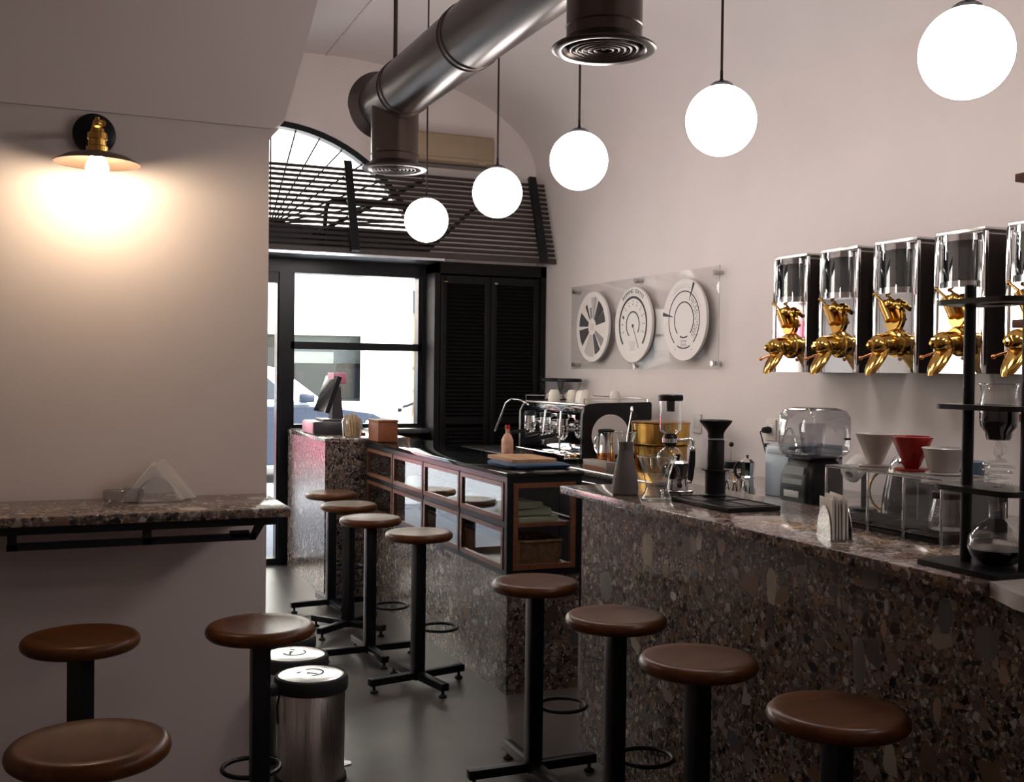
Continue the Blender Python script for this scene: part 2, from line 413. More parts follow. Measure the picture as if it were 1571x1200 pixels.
# storefront wall with its arched opening
AX, AZ, AR = 1.55, 2.12, 1.27
mb = MB()
n = 28
inner = [(AX + AR, 0.0)] + [(AX + AR*cos(PI*i/n), AZ + AR*sin(PI*i/n)) for i in range(n+1)] + [(AX - AR, 0.0)]
def topz(x): return 4.15
out = [(XW + 0.1, 0.0)] + [(XW + 0.1 - (XW + 0.3)*i/n, topz(0)) for i in range(n+1)] + [(-0.2, 0.0)]
for a0, a1 in zip(range(len(inner)-1), range(1, len(inner))):
    q = [inner[a0], inner[a1], out[a1], out[a0]]
    mb.prism(q, 'y', YF, YF + 0.2)
bmesh.ops.remove_doubles(mb.bm, verts=mb.bm.verts, dist=1e-5)
struct('wall_far', mb, M['wall'])
# left wall of the front room with a wide side window
mb = MB()
LX0, LX1 = 0.10, 0.25
SY0, SY1, SZ0, SZ1 = 5.7, 7.2, 1.1, 2.4
mb.box(LX0, LX1, 4.25, SY0, 0, 3.14); mb.box(LX0, LX1, SY1, YF, 0, 3.14)
mb.box(LX0, LX1, SY0, SY1, 0, SZ0); mb.box(LX0, LX1, SY0, SY1, SZ1, 3.14)
struct('wall_side', mb, M['wall'])
# the pier with the lamp and the ledge above it
mb = MB()
mb.box(-2.6, 0.73, 4.0, 4.25, 0, 2.372)
mb.prism([(-2.6, 2.374), (0.728, 2.366), (0.745, 2.372), (0.765, 2.382), (0.780, 2.396), (0.842, 2.62), (0.90, 2.853), (1.0, 3.2), (1.25, 3.86), (0.5, 3.9), (-2.6, 3.3)], 'y', 3.99, 4.25)
mb.prism([(0.7302, 2.325), (0.742, 2.345), (0.757, 2.36), (0.766, 2.371), (0.7302, 2.371)], 'y', 4.0, 4.249)
struct('wall_left', mb, M['wall'])
mb = MB(); mb.box(-2.75, -2.6, -2.75, 4.25, 0, 3.2); struct('wall_entry', mb, M['wall'])
mb = MB(); mb.box(-2.75, 3.9, -2.75, -2.6, 0, 4.1); struct('wall_near', mb, M['wall'])
# thin plaster bead along the vault
mb = MB()
bead = []
for i in range(14):
    t = i/13; x = 1.96 - 0.06*t; bead.append((x, YF - 0.02 - t*4.0, vault_z(x) - 0.004))
mb.tube(bead, 0.008, 6)
struct('trim_1', mb, M['white'])

# storefront glazing: door on the left, window on the right, fanlight above
YG = YF + 0.05
mb = MB(); fr = []
mb.box(1.615, 1.705, YF - 0.02, YF + 0.12, 0, 2.24)           # mullion between door and window
mb.box(AX - AR, AX + AR, YF - 0.02, YF + 0.12, 2.24, 2.60)    # transom
mb.box(2.755, 2.82, YF - 0.02, YF + 0.12, 0, 2.24)
mb.box(1.705, 2.755, YF, YF + 0.1, 1.655, 1.712)
mb.box(1.705, 2.755, YF, YF + 0.1, 1.045, 1.075)
mb.box(1.705, 1.735, YF, YF + 0.1, 1.07, 2.25); mb.box(2.73, 2.76, YF, YF + 0.1, 1.07, 2.25)
w1 = struct('window_1', mb, M['frame'])
for z0, z1 in ((1.712, 2.24), (1.075, 1.655)):
    struct('pane', MB().box(1.73, 2.735, YG, YG + 0.006, z0, z1), M['pane'], w1)
struct('sill', MB().box(1.70, 2.83, YF - 0.14, YF + 0.1, 1.005, 1.043, 0.004), M['sill'], w1)
struct('sill_panel', MB().box(1.705, 2.83, YF + 0.02, YF + 0.09, 0, 1.005), M['facade2'], w1)
mb = MB()
mb.box(AX - AR, AX - AR + 0.07, YF, YF + 0.1, 0, 2.24); mb.box(1.603, 1.615, YF, YF + 0.1, 0, 2.24)
mb.box(AX - AR + 0.07, 1.603, YF, YF + 0.1, 2.16, 2.24); mb.box(AX - AR + 0.07, 1.603, YF, YF + 0.1, 0, 0.05)
d1 = struct('door_1', mb, M['frame'])
struct('pane', MB().box(AX - AR + 0.07, 1.603, YG, YG + 0.006, 0.05, 2.16), M['pane'], d1)
struct('door_handle', MB().tube([(0.32, YF - 0.0, 0.95), (0.32, YF - 0.06, 0.95), (0.32, YF - 0.06, 1.25), (0.32, YF - 0.0, 1.25)], 0.011, 10), M['steel'], d1)
mb = MB()
ring_o = [(AX + (AR+0.0)*cos(PI*i/40), AZ + (AR+0.0)*sin(PI*i/40)) for i in range(41)]
ring_i = [(AX + (AR-0.045)*cos(PI*i/40), AZ + (AR-0.045)*sin(PI*i/40)) for i in range(41)]
mb.prism(ring_o + ring_i[::-1], 'y', YF - 0.015, YF + 0.08)
for a in range(9, 180, 9):
    t = radians(a); mb.tube([(AX + 0.05*cos(t), YF + 0.04, 2.60 + 0.02), (AX + (AR-0.02)*cos(t), YF + 0.04, AZ + (AR-0.02)*sin(t))] if sin(t)*AR > 0.56 else [(AX, YF+0.04, 2.61), (AX, YF+0.04, 2.68)], 0.0065, 6)
w2 = struct('window_2', mb, M['frame'])
fan = [(AX + (AR-0.03)*cos(radians(24 + 132*i/30)), AZ + (AR-0.03)*sin(radians(24 + 132*i/30))) for i in range(31)]
struct('pane', MB().prism(fan, 'y', YG, YG + 0.005), M['pane'], w2)
mb = MB()
ring2 = [(AX + (AR+0.05)*cos(PI*i/40), AZ + (AR+0.05)*sin(PI*i/40)) for i in range(41)]
mb.prism(ring2 + ring_o[::-1], 'y', YF - 0.02, YF + 0.01)
struct('trim_2', mb, M['ceil'])
# side window
mb = MB()
for y in (SY0, SY0 + (SY1-SY0)/2 - 0.03, SY1 - 0.06): mb.box(LX0 + 0.04, LX0 + 0.10, y, y + 0.06, SZ0, SZ1)
for z in (SZ0, SZ1 - 0.06): mb.box(LX0 + 0.04, LX0 + 0.10, SY0, SY1, z, z + 0.06)
w3 = struct('window_3', mb, M['frame'])
struct('pane', MB().box(LX0 + 0.07, LX0 + 0.075, SY0 + 0.03, SY1 - 0.03, SZ0 + 0.03, SZ1 - 0.03), M['pane'], w3)
# bright metal soffit between the slatted screen and the storefront
struct('trim_3', MB().box(0.42, 2.80, 7.98, YF - 0.02, 2.345, 2.365), M['soffit'])
# ------------------------------------------------------------------ slatted screen and shutters
t = thing('louver_screen', 'wide dark wooden louver screen leaning out above the shop window', 'screen', (2.0, 8.1, 2.36))
mb = MB()
A0, A1 = V((0, 7.975, 2.385)), V((0, 8.23, 3.055))       # bottom and top of the lean
dirv = (A1 - A0).normalized(); nrm = V((0, -dirv.z, dirv.y))
def lean(x, s, off=0.0):
    p = A0 + (A1 - A0)*s + nrm*off; return V((x, p.y, p.z))
NS = 17
for i in range(NS):
    s = (i + 0.3)/NS; hh = 0.0108
    c = A0 + (A1 - A0)*s
    x1 = 3.742
    p = [c - dirv*hh - nrm*0.006, c + dirv*hh - nrm*0.006, c + dirv*hh + nrm*0.006, c - dirv*hh + nrm*0.006]
    mb.prism([(q.y, q.z) for q in p], 'x', 0.30, x1)
part('slats', mb, M['slat'], t)
for x in (2.085, 3.62, 0.55):
    mb = MB(); p = [lean(0, -0.03, 0.02), lean(0, 1.02, 0.02), lean(0, 1.02, 0.06), lean(0, -0.03, 0.06)]
    mb.prism([(q.y, q.z) for q in p], 'x', x - 0.03, x + 0.03); part('post', mb, M['frame'], t)
mb = MB(); mb.tube([(1.80, 8.34, 2.50), (2.75, 8.34, 3.02)], 0.016, 8); part('brace', mb, M['frame'], t)
mb = MB(); mb.tube([(2.72, 8.22, 2.43), (3.35, 8.24, 3.0)], 0.016, 8); part('brace', mb, M['frame'], t)
mb = MB(); mb.tube([(1.93, 8.3, 2.45), (1.95, 8.3, 2.74), (1.97, 8.3, 2.78), (2.02, 8.3, 2.80), (2.9, 8.3, 2.79)], 0.018, 8); part('brace', mb, M['frame'], t)
mb = MB(); mb.box(0.30, 3.742, 7.965, 8.0, 2.365, 2.40); part('bottom_rail', mb, M['slat'], t)

t = thing('shutter_cabinet', 'tall black shutter doors with fine slats between window and right wall', 'shutters', (3.27, 8.2, 0))
mb = MB(); mb.box(2.785, 2.83, 8.16, 8.385, 0, 2.36); mb.box(3.70, 3.745, 8.16, 8.385, 0, 2.36); mb.box(2.785, 3.745, 8.16, 8.385, 2.27, 2.36)
mb.box(2.83, 3.70, 8.33, 8.385, 0, 2.27); part('case', mb, M['shutter'], t)
for x0, x1 in ((2.84, 3.262), (3.268, 3.69)):
    mb = MB()
    mb.box(x0, x0 + 0.05, 8.17, 8.20, 0.02, 2.255, 0.003); mb.box(x1 - 0.05, x1, 8.17, 8.20, 0.02, 2.255, 0.003)
    for z in (0.02, 1.08, 2.195): mb.box(x0 + 0.05, x1 - 0.05, 8.172, 8.198, z, z + 0.06)
    z = 0.10
    while z < 2.18:
        if not (1.06 < z < 1.15):
            mb.prism([(8.176, z), (8.180, z - 0.004), (8.200, z + 0.018), (8.196, z + 0.022)], 'x', x0 + 0.05, x1 - 0.05)
        z += 0.031
    leaf = part('shutter_leaf', mb, M['shutter'], t)
    mb = MB(); mb.cyl((x0 + 0.02, 8.165, 2.205), (x0 + 0.05, 8.165, 2.205), 0.011, None, 12); part('hinge', mb, M['brassdk'] if x0 < 3 else M['steel'], leaf)

# ------------------------------------------------------------------ air conditioner
t = thing('air_conditioner', 'cream wall air conditioner above the louver screen', 'air conditioner', (2.85, 8.28, 3.13))
prof = [(8.395, 3.135), (8.22, 3.135), (8.19, 3.16), (8.185, 3.34), (8.20, 3.375), (8.395, 3.38)]
mb = MB(); mb.prism(prof, 'x', 2.38, 3.285); part('body', mb, M['acwhite'], t)
mb = MB(); mb.box(2.40, 3.265, 8.180, 8.187, 3.185, 3.36, 0.004); part('front_cover', mb, M['acwhite'], t)
mb = MB(); mb.box(2.42, 3.24, 8.21, 8.30, 3.128, 3.137); part('outlet_flap', mb, M['winbg'], t)
mb = MB(); mb.box(3.15, 3.21, 8.182, 8.189, 3.150, 3.157); part('badge', mb, M['plate'], t)

# ------------------------------------------------------------------ duct
t = thing('air_duct', 'thick bronze round air duct with two downward outlets under the vault', 'duct', (1.85, 5.0, 3.1))
DX, DZ, DR = 1.853, 3.105, 0.157
mb = MB(); mb.cyl((DX, 0.4, DZ), (DX, 6.47, DZ), DR, None, 48, False); part('main_pipe', mb, M['duct'], t)
for y in (6.02, 5.96, 4.98, 4.93, 3.86, 3.80, 2.7, 2.65):
    mb = MB(); mb.lathe([(DR, -0.012), (DR + 0.006, -0.006), (DR + 0.006, 0.006), (DR, 0.012)], (DX, y, DZ), (0,1,0), 48); part('seam_ring', mb, M['duct'], t)
mb = MB(); mb.lathe([(DR, -0.04), (DR + 0.035, -0.006), (DR + 0.05, 0.006), (DR + 0.05, 0.018), (DR + 0.03, 0.024), (0.0, 0.024)], (DX, 6.46, DZ), (0,1,0), 48)
part('end_flange', mb, M['ductdk'], t)
for y in (6.18, 3.56):
    mb = MB(); mb.cyl((DX, y, 2.70), (DX, y, DZ - 0.02), 0.138, None, 48, False)
    mb.lathe([(0.138, -0.004), (0.142, 0.0), (0.138, 0.004)], (DX, y, 2.755), (0,0,1), 48)
    st = part('outlet_pipe', mb, M['duct'], t)
    mb = MB()
    mb.lathe([(0.138, 0.04), (0.150, 0.025), (0.178, 0.012), (0.190, 0.004), (0.190, -0.002), (0.180, -0.008), (0.155, -0.006), (0.145, 0.004), (0.140, 0.03)], (DX, y, 2.675), (0,0,1), 56)
    part('outlet_flange', mb, M['duct'], st)
    mb = MB()
    for r in (0.122, 0.100, 0.078, 0.056, 0.034):
        mb.lathe([(r + 0.006, -0.004), (r + 0.0075, 0.0), (r - 0.008, 0.022), (r - 0.0095, 0.018), (r + 0.006, -0.004)], (DX, y, 2.678), (0,0,1), 44)
    for r in (0.122, 0.100, 0.078, 0.056, 0.034): mb.tube([(p[0], p[1], 2.673) for p in circ(DX, y, r, 44)], 0.0042, 8, True)
    mb.lathe([(0.0, -0.004), (0.010, -0.003), (0.014, 0.004), (0.008, 0.02), (0.0, 0.022)], (DX, y, 2.678), (0,0,1), 24)
    mb.tube([(DX - 0.13, y, 2.70), (DX + 0.13, y, 2.70)], 0.004, 6)
    part('diffuser_rings', mb, M['duct'], st, sharp=60)
    mb = MB(); mb.lathe([(0.0, 0.0), (0.137, 0.0)], (DX, y, 2.735), (0,0,1), 40); part('outlet_shadow_plate', mb, M['ductdk'], st)  # plate put in as the shadow inside the outlet
for y in (6.12, 2.2):
    mb = MB(); mb.cyl((DX - 0.02, y, DZ + DR - 0.005), (DX - 0.02, y, 3.92), 0.0125, None, 14); part('hanger_rod', mb, M['duct'], t)

# ------------------------------------------------------------------ pendant globes
lamps = [((2.554, 2.539, 2.482), 'frosted globe pendant lamp nearest the coffee dispensers, largest in view'),
         ((2.431, 3.669, 2.498), 'frosted globe pendant lamp hanging just left of the largest globe'),
         ((2.312, 4.684, 2.505), 'frosted globe pendant lamp hanging below the near round duct outlet'),
         ((2.286, 5.646, 2.491), 'frosted globe pendant lamp second from the louver screen, right of the air conditioner'),
         ((2.188, 6.590, 2.449), 'smallest frosted globe pendant lamp, farthest, in front of the louver screen')]
def make_globe():
    t = thing('globe_pendant', '', 'pendant lamp', (0,0,0), 'globe pendants in a row over the bar')
    mb = MB(); mb.sphere((0,0,0), 0.138, 48, 28); part('globe', mb, M['globe'], t)
    mb = MB(); mb.lathe([(0.040, 0.128), (0.044, 0.140), (0.030, 0.150), (0.010, 0.153), (0.006, 0.165), (0.006, 0.195), (0.0, 0.197)], (0,0,0), (0,0,1), 28); part('cap', mb, M['black'], t)
    mb = MB(); mb.cyl((0,0,0.19), (0,0,1.48), 0.0055, None, 10); part('cord', mb, M['duct'], t)
    return t
g0 = make_globe()
for i, (p, lab) in enumerate(lamps):
    if i == 0: g0.location = p; g0['label'] = lab
    else: dup(g0, p, 0, lab)
for p, lab in (((2.68, 1.41, 2.48), 'added globe pendant lamp, unseen, continuing the row to light the left wall'), ((2.79, 0.30, 2.48), 'second added globe pendant lamp, unseen, at the entrance end of the row')): dup(g0, p, 0, lab)  # two unseen globes added to brighten the left wall

# ------------------------------------------------------------------ wall lamp on the pier
t = thing('wall_lamp', 'brass and black wall lamp with a shallow dish shade and warm bulb', 'wall lamp', (0.138, 3.99, 2.29))
Y0 = 3.99
mb = MB(); mb.lathe([(0.0, 0.024), (0.058, 0.024), (0.068, 0.018), (0.070, 0.0)], (0.138, Y0, 2.287), (0,-1,0), 40); part('backplate', mb, M['blackplas'], t)
mb = MB(); mb.cyl((0.140, Y0 - 0.02, 2.29), (0.140, Y0 - 0.22, 2.275), 0.010, None, 16); mb.cyl((0.140, Y0-0.19, 2.277), (0.140, Y0-0.215, 2.276), 0.017, 0.014, 18)
mb.sphere((0.140, Y0 - 0.222, 2.280), 0.015, 16, 10); mb.cyl((0.162, Y0 - 0.03, 2.318), (0.162, Y0 - 0.05, 2.318), 0.012, None, 14)
mb.cyl((0.140, Y0 - 0.222, 2.27), (0.140, Y0 - 0.222, 2.30), 0.007, None, 10); part('brass_joint', mb, M['brass'], t, 'polished brass swivel joint')
mb = MB(); mb.lathe([(0.012, 0.098), (0.020, 0.095), (0.021, 0.085), (0.030, 0.080), (0.031, 0.060), (0.028, 0.058), (0.028, 0.040), (0.034, 0.036), (0.034, 0.012), (0.022, 0.004)], (0.140, Y0 - 0.225, 2.168), (0,0,1), 28); part('lamp_holder', mb, M['brass'], t)
mb = MB(); mb.lathe([(0.022, 0.036), (0.050, 0.034), (0.095, 0.022), (0.132, 0.002), (0.134, 0.0), (0.132, -0.001), (0.094, 0.0185), (0.050, 0.030), (0.022, 0.032)], (0.140, Y0 - 0.225, 2.152), (0,0,1), 48); sh = part('lamp_shade', mb, M['ductdk'], t)
bpy.data.objects[sh.name].data.materials[0] = pmat('shade_copper_enamel', (0.10, 0.062, 0.042), 0.4, 0.2)
mb = MB(); mb.lathe([(0.0, 0.045), (0.018, 0.045), (0.024, 0.03), (0.034, 0.008), (0.035, -0.006), (0.030, -0.024), (0.017, -0.036), (0.0, -0.040)], (0.140, Y0 - 0.225, 2.138), (0,0,1), 28); part('bulb', mb, M['bulb'], t, 'glowing warm bulb')

# ------------------------------------------------------------------ wall counter on the pier
t = thing('wall_counter', 'long stone ledge counter fixed to the wall under the wall lamp', 'counter', (0.0, 3.78, 1.0))
mb = MB(); mb.box(-1.6, 0.727, 3.545, 3.988, 1.020, 1.050, 0.004); part('worktop', mb, M['stoneshelf'], t)
mb = MB()
mb.box(-1.5, 0.69, 3.585, 3.61, 0.992, 1.0195); mb.box(-1.5, 0.69, 3.94, 3.985, 0.992, 1.0195)
mb.box(-0.115, 0.62, 3.585, 3.61, 0.945, 0.966)
for x in (-0.10, 0.285):
    mb.box(x - 0.013, x + 0.013, 3.585, 3.61, 0.945, 0.995)
mb.prism([(0.62, 0.945), (0.60, 0.945), (0.622, 0.995), (0.65, 0.995)], 'y', 3.585, 3.61)
mb.box(0.54, 0.60, 3.585, 3.61, 0.955, 0.975)
for x in (-1.2, -0.10, 0.285, 0.62): mb.box(x - 0.012, x + 0.012, 3.60, 3.985, 0.992, 1.0185)
part('bracket_frame', mb, M['black'], t)

# ------------------------------------------------------------------ bar stools
def make_stool():
    t = thing('bar_stool', '', 'stool', (0,0,0), 'round wooden bar stools')
    mb = MB()
    mb.lathe([(0.0, 0.729), (0.06, 0.7295), (0.115, 0.733), (0.140, 0.737), (0.152, 0.734), (0.1595, 0.726), (0.162, 0.716), (0.159, 0.706), (0.150, 0.698), (0.135, 0.695), (0.0, 0.695)], (0,0,0), (0,0,1), 64)
    part('seat', mb, M['seat'], t, sharp=60)
    mb = MB(); mb.box(-0.07, 0.07, -0.07, 0.07, 0.686, 0.6945); part('mounting_plate', mb, M['black'], t)
    mb = MB(); mb.box(-0.027, 0.027, -0.027, 0.027, 0.03, 0.687, 0.004); part('post', mb, M['black'], t)
    mb = MB(); ring = [(0.118 + 0.088*cos(2*PI*i/36), 0.088*sin(2*PI*i/36), 0.262) for i in range(36)]
    mb.tube(ring, 0.0075, 10, True); part('foot_ring', mb, M['black'], t)
    for k in range(2):
        mb = MB()
        if k == 0: mb.box(-0.255, 0.255, -0.02, 0.02, 0.034, 0.068, 0.003)
        else: mb.box(-0.02, 0.02, -0.255, 0.255, 0.0335, 0.0675, 0.003)
        part('base_bar', mb, M['black'], t)
    for x, y in ((0.232, 0), (-0.232, 0), (0, 0.232), (0, -0.232)):
        mb = MB(); mb.lathe([(0.0, 0.0), (0.019, 0.0), (0.020, 0.006), (0.012, 0.012), (0.007, 0.014), (0.007, 0.036), (0.0, 0.036)], (x, y, 0.0), (0,0,1), 16); part('leveling_foot', mb, M['rubber'], t)
    return t
s0 = make_stool()
stools = [((1.671, 2.008), 2, 'round wooden bar stool nearest the camera on the bar side, lower right'),
          ((1.623, 2.519), 4, 'round wooden bar stool standing before the dripper stand, second along the stone bar front'),
          ((1.659, 3.053), 3, 'round brown wooden bar stool below the black tray, third along the stone bar front'),
          ((1.648, 3.655), 0, 'round brown wooden bar stool at the corner where the stone bar ends'),
          ((1.625, 4.955), 12, 'round wooden bar stool at the near end of the glass case, base fully visible'),
          ((1.545, 5.520), 3, 'round wooden bar stool by the glass case middle, white glare across its seat'),
          ((1.585, 6.120), 38, 'round wooden bar stool by the far end of the glass case'),
          ((1.628, 6.720), 5, 'farthest round bar stool, in front of the till counter')]
for i, ((x, y), a, lab) in enumerate(stools):
    if i == 0: s0.location = (x, y, 0); s0.rotation_euler.z = radians(a); s0['label'] = lab
    else: dup(s0, (x, y, 0), radians(a), lab)
for (x, y), a, lab in (((0.588, 3.303), 92, 'dark wooden bar stool beside the steel bins, bright reflection on its seat'),
                    ((0.087, 3.334), 135, 'dark wooden bar stool in the shade under the wall ledge'),
                    ((0.079, 2.383), 90, 'round wooden bar stool cut off at the lower left corner of the photo')):
    d = dup(s0, (x, y, 0), radians(a), lab)

# ------------------------------------------------------------------ pedal bins
def make_bin():
    t = thing('pedal_bin', '', 'bin', (0,0,0), 'steel pedal bins along the pier')
    mb = MB(); mb.lathe([(0.0, 0.02), (0.122, 0.02), (0.122, 0.345), (0.118, 0.35)], (0,0,0), (0,0,1), 56); part('body', mb, M['steel'], t)
    mb = MB(); mb.lathe([(0.0, 0.0), (0.126, 0.0), (0.131, 0.006), (0.129, 0.026), (0.122, 0.03)], (0,0,0), (0,0,1), 48); part('base_ring', mb, M['rubber'], t)
    mb = MB(); mb.lathe([(0.123, 0.338), (0.131, 0.340), (0.133, 0.352), (0.133, 0.378), (0.128, 0.389), (0.119, 0.393), (0.119, 0.387)], (0,0,0), (0,0,1), 56); lid = part('lid_rim', mb, M['rubber'], t)
    mb = MB(); mb.lathe([(0.0, 0.398), (0.06, 0.397), (0.105, 0.394), (0.1195, 0.390), (0.119, 0.386)], (0,0,0), (0,0,1), 56); part('lid_plate', mb, M['lidsteel'], lid)
    mb = MB()
    arc = circ(0, 0, 0.046, 22, radians(-110), radians(95), True); arc2 = circ(0, 0, 0.040, 22, radians(-110), radians(95), True)
    mb.prism(arc + arc2[::-1], 'z', 0.3972, 0.3988)
    mb.prism(circ(-0.012, -0.006, 0.008, 12), 'z', 0.3972, 0.3990); mb.prism([(-0.05, 0.012), (-0.03, 0.018), (-0.028, 0.024), (-0.05, 0.018)], 'z', 0.3972, 0.3986)
    mb.prism([(-0.01, -0.016), (0.012, -0.03), (0.016, -0.024), (-0.004, -0.010)], 'z', 0.3972, 0.3988)
    part('emblem', mb, M['ink'], lid, 'dark crescent emblem')
    mb = MB(); mb.box(-0.165, -0.11, -0.03, 0.03, 0.335, 0.372, 0.01); part('hinge_block', mb, M['rubber'], t)
    mb = MB(); mb.tube([(-0.128, -0.028, 0.35), (-0.138, -0.03, 0.30), (-0.136, -0.03, 0.24)], 0.004, 8); part('bail_handle', mb, M['black'], t)
    mb = MB(); mb.prism([(0.11, -0.028), (0.150, -0.022), (0.158, 0.0), (0.150, 0.022), (0.11, 0.028)], 'z', 0.035, 0.043); part('pedal', mb, M['steelh'], t)
    return t
b0 = make_bin(); b0.location = (0.885, 3.935, 0); b0.rotation_euler.z = radians(8); b0['label'] = 'front steel pedal bin with dark crescent mark, nearest of the bins by the wall end'
dup(b0, (0.885, 4.235, 0), radians(-70), 'second steel pedal bin, lid just showing behind the front bin')
dup(b0, (0.905, 4.545, 0), radians(5), 'third pedal bin, mostly hidden behind the stool seat and other bins')

# ------------------------------------------------------------------ stone bar
t = thing('bar_counter', 'high bar front faced in brown pebbly stone with pale inclusions', 'bar', (2.15, 2.3, 0))
mb = MB(); mb.box(1.95, 1.98, 0.6, 3.88, 0.0, 1.018)
chips = [(3.365, 0.881, 0.067, 0.06, 'pale'),(2.642, 0.881, 0.043, 0.053, 'pale'),(2.903, 0.96, 0.043, 0.025, 'tan'),(3.031, 0.958, 0.031, 0.034, 'white'),(3.109, 0.929, 0.063, 0.035, 'grey'),(2.228, 0.982, 0.066, 0.034, 'grey'),(2.263, 0.747, 0.068, 0.071, 'grey'),(1.848, 0.903, 0.058, 0.041, 'grey'),(1.989, 0.707, 0.037, 0.031, 'tan'),(2.174, 0.86, 0.023, 0.026, 'tan'),(2.166, 0.917, 0.016, 0.023, 'pale'),(2.459, 0.815, 0.019, 0.032, 'black'),(2.646, 0.794, 0.028, 0.034, 'dark'),(2.415, 0.762, 0.059, 0.021, 'brown'),(1.97, 0.936, 0.04, 0.046, 'slate'),(1.795, 0.843, 0.025, 0.023, 'tan'),(2.337, 0.829, 0.031, 0.017, 'brown'),(3.58, 0.828, 0.035, 0.029, 'dark'),(3.186, 0.747, 0.037, 0.015, 'white'),(2.013, 0.582, 0.062, 0.037, 'brown'),(2.533, 0.914, 0.026, 0.017, 'tan'),(3.669, 0.69, 0.103, 0.059, 'grey'),(2.536, 0.454, 0.029, 0.037, 'slate')]
ccol = {'pale': (0.30, 0.265, 0.22), 'tan': (0.25, 0.165, 0.11), 'white': (0.42, 0.38, 0.35), 'grey': (0.115, 0.105, 0.10), 'black': (0.02, 0.018, 0.02), 'dark': (0.045, 0.038, 0.04), 'brown': (0.10, 0.065, 0.05), 'slate': (0.085, 0.085, 0.09)}
names = list(ccol)
rnd = random.Random(3)
for y, z, a, b, c in chips:
    mb.mi = 1 + names.index(c); n = 12; pts = []; sx = rnd.uniform(0.25, 0.6) if c not in ('pale', 'white') else 0.5
    e = 4.0 if c in ('pale',) else 2.4
    for i in range(n):
        th = 2*PI*i/n; rr = (abs(cos(th))**e + abs(sin(th))**e)**(-1/e)*rnd.uniform(0.84, 1.06)
        pts.append((y + a*sx*2*0.55*rr*cos(th), z + b*rr*sin(th) + rnd.uniform(-.1, .1)*a*cos(th)))
    mb.prism(pts, 'x', 1.9494, 1.955)
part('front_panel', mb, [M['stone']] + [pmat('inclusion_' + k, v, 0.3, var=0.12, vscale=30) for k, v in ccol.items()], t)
mb = MB(); mb.box(1.98, 2.40, 3.85, 3.88, 0, 1.018); part('end_panel', mb, M['stone'], t)
mb = MB(); mb.box(2.37, 2.40, 0.6, 3.85, 0, 1.018); part('back_panel', mb, M['black'], t)
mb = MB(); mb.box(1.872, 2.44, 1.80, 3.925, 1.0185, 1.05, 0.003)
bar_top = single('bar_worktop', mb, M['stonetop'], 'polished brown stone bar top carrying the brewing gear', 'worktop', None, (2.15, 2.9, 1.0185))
mb = MB(); mb.prism([(2.44, 1.797), (1.905, 1.797), (1.85, 1.68), (1.835, 1.60), (1.835, 0.6), (2.44, 0.6)], 'z', 1.0185, 1.052)
single('marble_worktop', mb, M['marble'], 'pale marble worktop at the right edge adjoining the stone bar', 'worktop', None, (2.1, 1.2, 1.0185))

# ------------------------------------------------------------------ display counter: stone plinth + glazed case
t = thing('display_plinth', 'low stone base under the glazed food case', 'counter', (2.14, 5.9, 0))
mb = MB(); mb.box(1.958, 1.99, 4.66, 7.10, 0, 0.548); part('front_panel', mb, M['stone'], t)
mb = MB(); mb.box(1.99, 2.33, 4.66, 4.69, 0, 0.548); part('end_panel', mb, M['stone'], t)
mb = MB(); mb.box(1.99, 2.33, 4.69, 7.10, 0.50, 0.548); part('top_panel', mb, M['stone'], t)
mb = MB(); mb.box(2.31, 2.33, 4.69, 7.10, 0, 0.50); part('back_panel', mb, M['black'], t)

t = thing('display_case', 'long glazed food case with dark frame, brown wooden pane rims and black glass top', 'display case', (2.14, 5.9, 0.55))
X0, X1, Y0, Y1, Z0, Z1 = 1.950, 2.335, 4.652, 7.10, 0.550, 1.012
mb = MB()
for x in (X0, X1 - 0.03):
    for y in (Y0, Y1 - 0.03): mb.box(x, x + 0.03, y, y + 0.03, Z0, Z1)
for x in (X0, X1 - 0.026):
    for z in (Z0, 0.776, Z1 - 0.026): mb.box(x, x + 0.026, Y0 + 0.03, Y1 - 0.03, z, z + 0.026)
for y in (Y0, Y1 - 0.026):
    for z in (Z0, Z1 - 0.026): mb.box(X0 + 0.03, X1 - 0.03, y, y + 0.026, z, z + 0.026)
ys = [Y0 + 0.03 + (Y1 - Y0 - 0.06)*i/4 for i in range(5)]
for y in ys[1:-1]: mb.box(X0, X0 + 0.026, y - 0.011, y + 0.011, Z0 + 0.02, Z1 - 0.02)
part('frame', mb, M['frame'], t)
mb = MB(); mb.box(X0 - 0.006, X1 + 0.01, Y0 - 0.006, Y1, Z1, Z1 + 0.022, 0.003); part('top_panel', mb, M['casetop'], t)
mb = MB(); mb.box(X0 + 0.04, X1 - 0.03, Y0 + 0.04, Y1 - 0.03, 0.772, 0.790); part('shelf', mb, M['framewood'], t)
mb = MB(); mb.box(X0 + 0.03, X1 - 0.03, Y0 + 0.03, Y1 - 0.03, Z0 + 0.002, Z0 + 0.014); part('floor_board', mb, M['framewood'], t)
def pane_x(y0, y1, z0, z1):
    mb = MB(); w_ = 0.022
    o = [(y0, z0), (y1, z0), (y1, z1), (y0, z1)]; i_ = [(y0 + w_, z0 + w_), (y1 - w_, z0 + w_), (y1 - w_, z1 - w_), (y0 + w_, z1 - w_)]
    mb.ringprism(o, i_, 'x', X0 - 0.003, X0 + 0.016)
    f = part('pane_rim', mb, M['framewood'], t)
    mb = MB(); mb.poly([(X0 + 0.006, p[0], p[1]) for p in i_]); part('glass_pane', mb, M['casepane'], f)
for a, b_ in zip(ys, ys[1:]):
    pane_x(a + 0.012, b_ - 0.012, 0.804, Z1 - 0.028); pane_x(a + 0.012, b_ - 0.012, Z0 + 0.028, 0.774)
mb = MB(); w_ = 0.024
